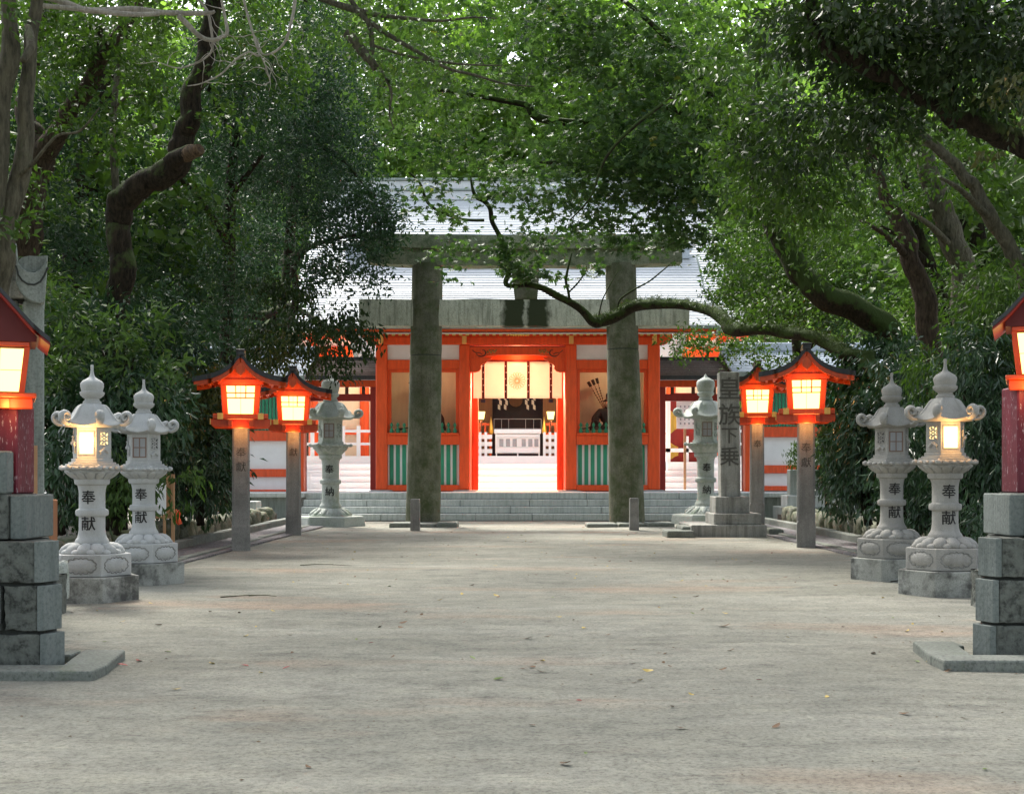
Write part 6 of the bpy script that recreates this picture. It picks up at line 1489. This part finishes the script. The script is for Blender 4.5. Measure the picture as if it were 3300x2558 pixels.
shrub('shrub', 'large glossy leaved shrub hanging over the boulders right of the nearest right post lamp', [(1850, 1120, 21, 8), (1850, 900, 21, 4)], [
    ('leaf_glossy', [(1862, 965, 20.8, 85, 130, .7, 2.2), (1800, 1010, 23.2, 62, 85, .4, 2.0), (1925, 850, 20.5, 85, 120, .7, 2.0)], .15, .042, 'hang', dict(k=14, sr=.2)),
    ('leaf_rusty', [(1800, 930, 23, 30, 60, .3, .35), (1850, 900, 20.4, 35, 70, .3, .3)], .13, .04, 'hang', dict(k=10, sr=.2)),
    ('leaf_dark', [(1900, 900, 23.6, 150, 200, .6, 1.9), (1830, 830, 24, 70, 70, .6, 1.3)], .14, .05, 'hang', dict(k=14, sr=.22))], seed=65)
shrub('shrub', 'tall drooping long leaved shrub behind the two right stone lanterns', [(2060, 1150, 15.8, 8), (2060, 800, 15.8, 4)], [
    ('leaf_glossy', [(2100, 800, 15.8, 80, 130, .5, 1.7), (2110, 960, 15.6, 70, 150, .4, 1.8), (2050, 1040, 16, 70, 100, .5, 1.6), (1960, 1000, 17, 90, 130, .6, 1.6)], .15, .032, 'hang', dict(k=14, sr=.16)),
    ('leaf_mid', [(2120, 700, 16.2, 80, 120, .6, 1.5), (1990, 800, 17, 60, 70, .5, .8), (2140, 600, 17, 60, 70, .5, 1.0)], .13, .035, 'hang', dict(k=14, sr=.18)),
    ('leaf_dark', [(2075, 950, 18, 150, 190, .8, 1.8)], .14, .05, 'hang', dict(k=14, sr=.2))], seed=66)
shrub('low_plant', 'low glossy plants along the boulders behind the right lanterns', [(1960, 1140, 17, 4), (1960, 1080, 17, 2)], [
    ('leaf_glossy', [(1950, 1080, 17, 90, 30, .4, 1.2), (2080, 1110, 14.6, 40, 40, .3, 1.3)], .12, .035, 'hang', S)], seed=67)
pn = tree('garden_pine', 'clipped green pine behind the nearest right post lamp', 'tree', [(1766, 1100, 33.5, 5), (1760, 1010, 33.5, 4), (1772, 940, 33.5, 3), (1762, 895, 33.5, 2)], [],
     [('leaf_fresh', [(1766, 935, 33.3, 26, 12, .4, 1.6), (1763, 910, 33.3, 12, 18, .3, 1.2)], .09, .02, 'grass', dict(k=20, sr=.12)), ('leaf_mid', [(1762, 975, 33.2, 48, 18, .5, 1.8), (1700, 975, 33.2, 14, 26, .4, 1.5), (1770, 955, 33.2, 34, 10, .4, 1.4)], .1, .022, 'grass', dict(k=20, sr=.14))], bark='bark_dark', seed=68, n=8)
# trees closing both sides; unseen high crowns added overhead to shade the path
def W(x, Y, z, rx, rz, ry, lay): k = F / Y; return (CX + x * k, HY - (z - EYE) * k, Y, rx * k, rz * k, ry, lay)
arch = [(-9.5, 17, 'left', 0), (-9, 26, 'left', 0), (9.5, 18, 'right', 0), (10, 28, 'right', 0), (-9, 5, 'left', 1), (9.5, 4, 'right', 1), (-8, -7, 'left', 1), (8.5, -8, 'right', 1)]
for i, (x, Y, sd, near) in enumerate(arch):
    k = F / Y; q = abs(k); inw = -1 if x > 0 else 1; zb = 9.5 if Y < 12 else (11.5 if Y < 20 else 14.5)
    tree('broadleaf_tree', 'tall shadowy tree beside the path past the %s edge, its unseen crown added over the path for shade' % sd, 'tree',
         [(CX + x * k, HY + EYE * k, Y, .33 * k), (CX + (x + .3 * inw) * k, HY - 5 * k, Y, .28 * k), (CX + (x + 1.2 * inw) * k, HY - 9 * k, Y, .2 * k)],
         [[(CX + (x + 1.2 * inw) * k, HY - 9 * k, Y, .16 * k), (CX + (x + 3.5 * inw) * k, HY - (zb + 1) * k, Y, .12 * k), (CX + (x + 6.5 * inw) * k, HY - (zb + 2) * k, Y, .05 * k)]],
         [('leaf_mid', [W(x + 4.6 * inw, Y, zb + 2.2, 5.4, 1.9, 4.6, ARCH * (1.7 if near else (.9 if Y < 20 else .4))), W(x - .5 * inw, Y, 7, 3.0, 4.5, 3.6, 1.3)], .26, .15, 'round', dict(k=18, sr=.5))],
         bark='bark_dark', group='shadowy trees past the %s edge' % sd, seed=120 + i, n=10)

# ================================================================== fallen leaves
rl = random.Random(77)
def leaf_mesh(name, mat, k):
    bm = bmesh.new(); pts = [(0, -.5), (.16, -.25), (.24, 0), (.17, .25), (0, .5), (-.17, .25), (-.24, 0), (-.16, -.25)]
    c = bm.verts.new((0, 0, .02)); vs = [bm.verts.new((x, y, .10 * abs(math.sin(x * 5 + k)) + .07 * abs(y) + .012 * k)) for x, y in pts]
    for i in range(8): bm.faces.new((c, vs[i], vs[(i + 1) % 8]))
    me = bpy.data.meshes.new(name); bm.to_mesh(me); bm.free(); me.materials.append(MATS[mat]); return me
LM = {'brown': leaf_mesh('fallen_leaf', 'leaf_brown', 1), 'yellow': leaf_mesh('fallen_leaf', 'leaf_yellow', 2), 'red': leaf_mesh('fallen_leaf', 'leaf_red', 0), 'green': leaf_mesh('fallen_leaf', 'leaf_green', 3)}
def put_leaf(px, py, col, size, label, group=None):
    Y = F * EYE / (py - HY); o = bpy.data.objects.new('fallen_leaf', LM[col]); COL.objects.link(o)
    gz_ = .02 * noise.noise(Vector((X(px, Y) * .45, Y * .45, 0))) + .008 * noise.noise(Vector((X(px, Y) * 2.1, Y * 3.1, 4))) - .01
    o.location = (X(px, Y), Y, gz_ + .004); o.scale = (size,) * 3; o.rotation_euler = (rl.uniform(-.25, .25), rl.uniform(-.25, .25), rl.uniform(0, 6.3)); tag(o, label, 'leaf', group)
put_leaf(261, 1417, 'red', .075, 'red fallen leaf nearest the kerb of the left pedestal')
put_leaf(296, 1406, 'red', .085, 'red fallen leaf just right of the one by the left pedestal kerb')
put_leaf(522, 1418, 'red', .075, 'lone red fallen leaf on the sand left of the middle')
put_leaf(1064, 1446, 'green', .085, 'olive curled leaf lying at the front centre of the path')
put_leaf(1127, 1357, 'brown', .10, 'dark brown curled leaf lying at mid path in the centre')
put_leaf(1545, 1336, 'brown', .13, 'large dark torn leaf on the sand right of centre')
for i in range(280):
    Y = rl.uniform(8, 33) if rl.random() < .75 else rl.uniform(5.2, 12); x = rl.gauss(.8, 2.6)
    if not -4.4 < x < 4.9: x = rl.uniform(-4.2, 4.7)
    py = HY + EYE * F / Y; px = CX + x * F / Y
    if py > 1700: continue
    c = rl.choices(['brown', 'yellow', 'green', 'red'], [7, 3, 1.5, .8])[0]
    put_leaf(px, py, c, rl.uniform(.035, .08), 'small %s fallen leaf lying on the sandy path' % c, 'small %s leaves fallen on the path' % c)
for (a, b, c, d) in ((640, 1205, 750, 1206), (470, 1273, 590, 1271), (1900, 1240, 1960, 1262)):
    m = MB(); Y = F * EYE / (b - HY); Y2 = F * EYE / (d - HY); m.tube([(X(a, Y), Y, .0), (X(a * .7 + c * .3, Y), Y + .03, .01), (X((a + c) / 2, (Y + Y2) / 2), (Y + Y2) / 2 + .01, .014), (X(a * .2 + c * .8, Y2), Y2 + .05, .006), (X(c, Y2), Y2, .0)], [.006, .005, .0045, .004, .002], 5); m.tube([(X((a + c) / 2, Y), Y + .01, .012), (X((a + c) / 2 + 14, Y), Y + .09, .008)], [.003, .0015], 4)
    tag(m.build('fallen_twig', 'bark_dark', smooth='all'), 'thin fallen twig on the path %s' % ('by the second left lantern' if a == 640 else 'in front of the second left lantern' if a == 470 else 'in front of the right lanterns'), 'twig')

# fine litter: crumbs of bark, seeds and leaf bits scattered over the sand
rgl = np.random.default_rng(5); n = 2600
xs = np.where(rgl.random(n) < .6, rgl.normal(1.5, 2.6, n), rgl.uniform(-4.7, 5.2, n)); ys = 3.5 + 30 * rgl.random(n) ** 1.2
xs = np.clip(xs, -4.8, 5.2); m = MB()
for x, y in zip(xs, ys):
    r_ = rgl.uniform(.004, .004 + .011 * rgl.random() ** 2); a = rgl.uniform(0, 6.3); e = rgl.uniform(.3, 1)
    z = .02 * noise.noise(Vector((x * .45, y * .45, 0))) + .008 * noise.noise(Vector((x * 2.1, y * 3.1, 4))) - .007
    ca, sa = math.cos(a) * r_, math.sin(a) * r_
    m.add([(x - ca, y - sa, z), (x + sa * e, y - ca * e, z), (x + ca, y + sa, z), (x - sa * e, y + ca * e, z), (x, y, z + r_ * .35)], [(0, 1, 4), (1, 2, 4), (2, 3, 4), (3, 0, 4)])
o = m.build('leaf_litter', 'litter_bits'); stuff(tag(o, 'fine brown litter of leaf bits and bark scattered on the sandy path', 'litter'))
# ================================================================== camera, sky, sun
cam = bpy.data.cameras.new('camera'); co = bpy.data.objects.new('camera', cam); COL.objects.link(co)
co.location = (0, 0, EYE); co.rotation_euler = (R(90), 0, 0); cam.sensor_width = 36; cam.lens = 36 * F / 2184
cam.shift_x = -(CX - 1092) / 2184; cam.shift_y = (HY - 846.5) / 2184; cam.clip_end = 1000; cam.clip_start = .1
SC.camera = co
w = bpy.data.worlds.new('World'); SC.world = w; w.use_nodes = True; nt = w.node_tree; nt.nodes.clear()
sky = nt.nodes.new('ShaderNodeTexSky'); sky.sky_type = 'NISHITA'; sky.sun_disc = False
EL, AZ = 52, -25
sky.sun_elevation = R(EL); sky.sun_rotation = R(AZ); sky.air_density = 1.0; sky.dust_density = 3.0; sky.ozone_density = 1
hs_ = nt.nodes.new('ShaderNodeHueSaturation'); hs_.inputs['Saturation'].default_value = .45
bg = nt.nodes.new('ShaderNodeBackground'); bg.inputs[1].default_value = .15
ow = nt.nodes.new('ShaderNodeOutputWorld')
nt.links.new(sky.outputs[0], hs_.inputs['Color']); nt.links.new(hs_.outputs[0], bg.inputs[0]); nt.links.new(bg.outputs[0], ow.inputs[0])
sl_ = bpy.data.lights.new('sun', 'SUN'); sl_.energy = 2.2; sl_.angle = R(14); sl_.color = (1, .95, .86)
so_ = bpy.data.objects.new('sun', sl_); COL.objects.link(so_)
d = Vector((math.sin(R(AZ)) * math.cos(R(EL)), math.cos(R(AZ)) * math.cos(R(EL)), math.sin(R(EL))))
so_.rotation_euler = d.to_track_quat('Z', 'Y').to_euler()
# lamps that glow inside the gate
def bulb(name, loc, e, size=.15, col=(1, .62, .28)):
    l = bpy.data.lights.new(name, 'POINT'); l.energy = e; l.color = col; l.shadow_soft_size = size
    o = bpy.data.objects.new(name, l); COL.objects.link(o); o.location = loc; return o
bulb('gate_bulb', (0, 41.2, 4.0), 230, .3, (1, .78, .5))
bulb('gate_bulb', (0, 38.98, 4.86), 5, .1, (1, .6, .25))
bulb('niche_bulb', (gx(907), G + .9, gz(770)), 5, .1, (1, .72, .42))
bulb('niche_bulb', (gx(1302), G + .9, gz(770)), 5, .1, (1, .72, .42))
bulb('hall_bulb', (-1.6, 52.8, 3.6), 30, .1); bulb('hall_bulb', (1.6, 52.8, 3.6), 30, .1)
for q in (-6.2, 6.2): bulb('hall_bulb', (q, 53.0, 5.6), 40, .2)
SC.view_settings.view_transform = 'Standard'; SC.view_settings.look = 'None'; SC.view_settings.gamma = 1; SC.view_settings.exposure = 1.85
SC.render.engine = 'CYCLES'; c = SC.cycles; c.max_bounces = 7; c.diffuse_bounces = 3; c.glossy_bounces = 2; c.transmission_bounces = 3; c.transparent_max_bounces = 4
c.sample_clamp_indirect = 6; c.use_denoising = True; c.caustics_reflective = False; c.caustics_refractive = False
print('FOLIAGE TRIS', TOTAL[0])
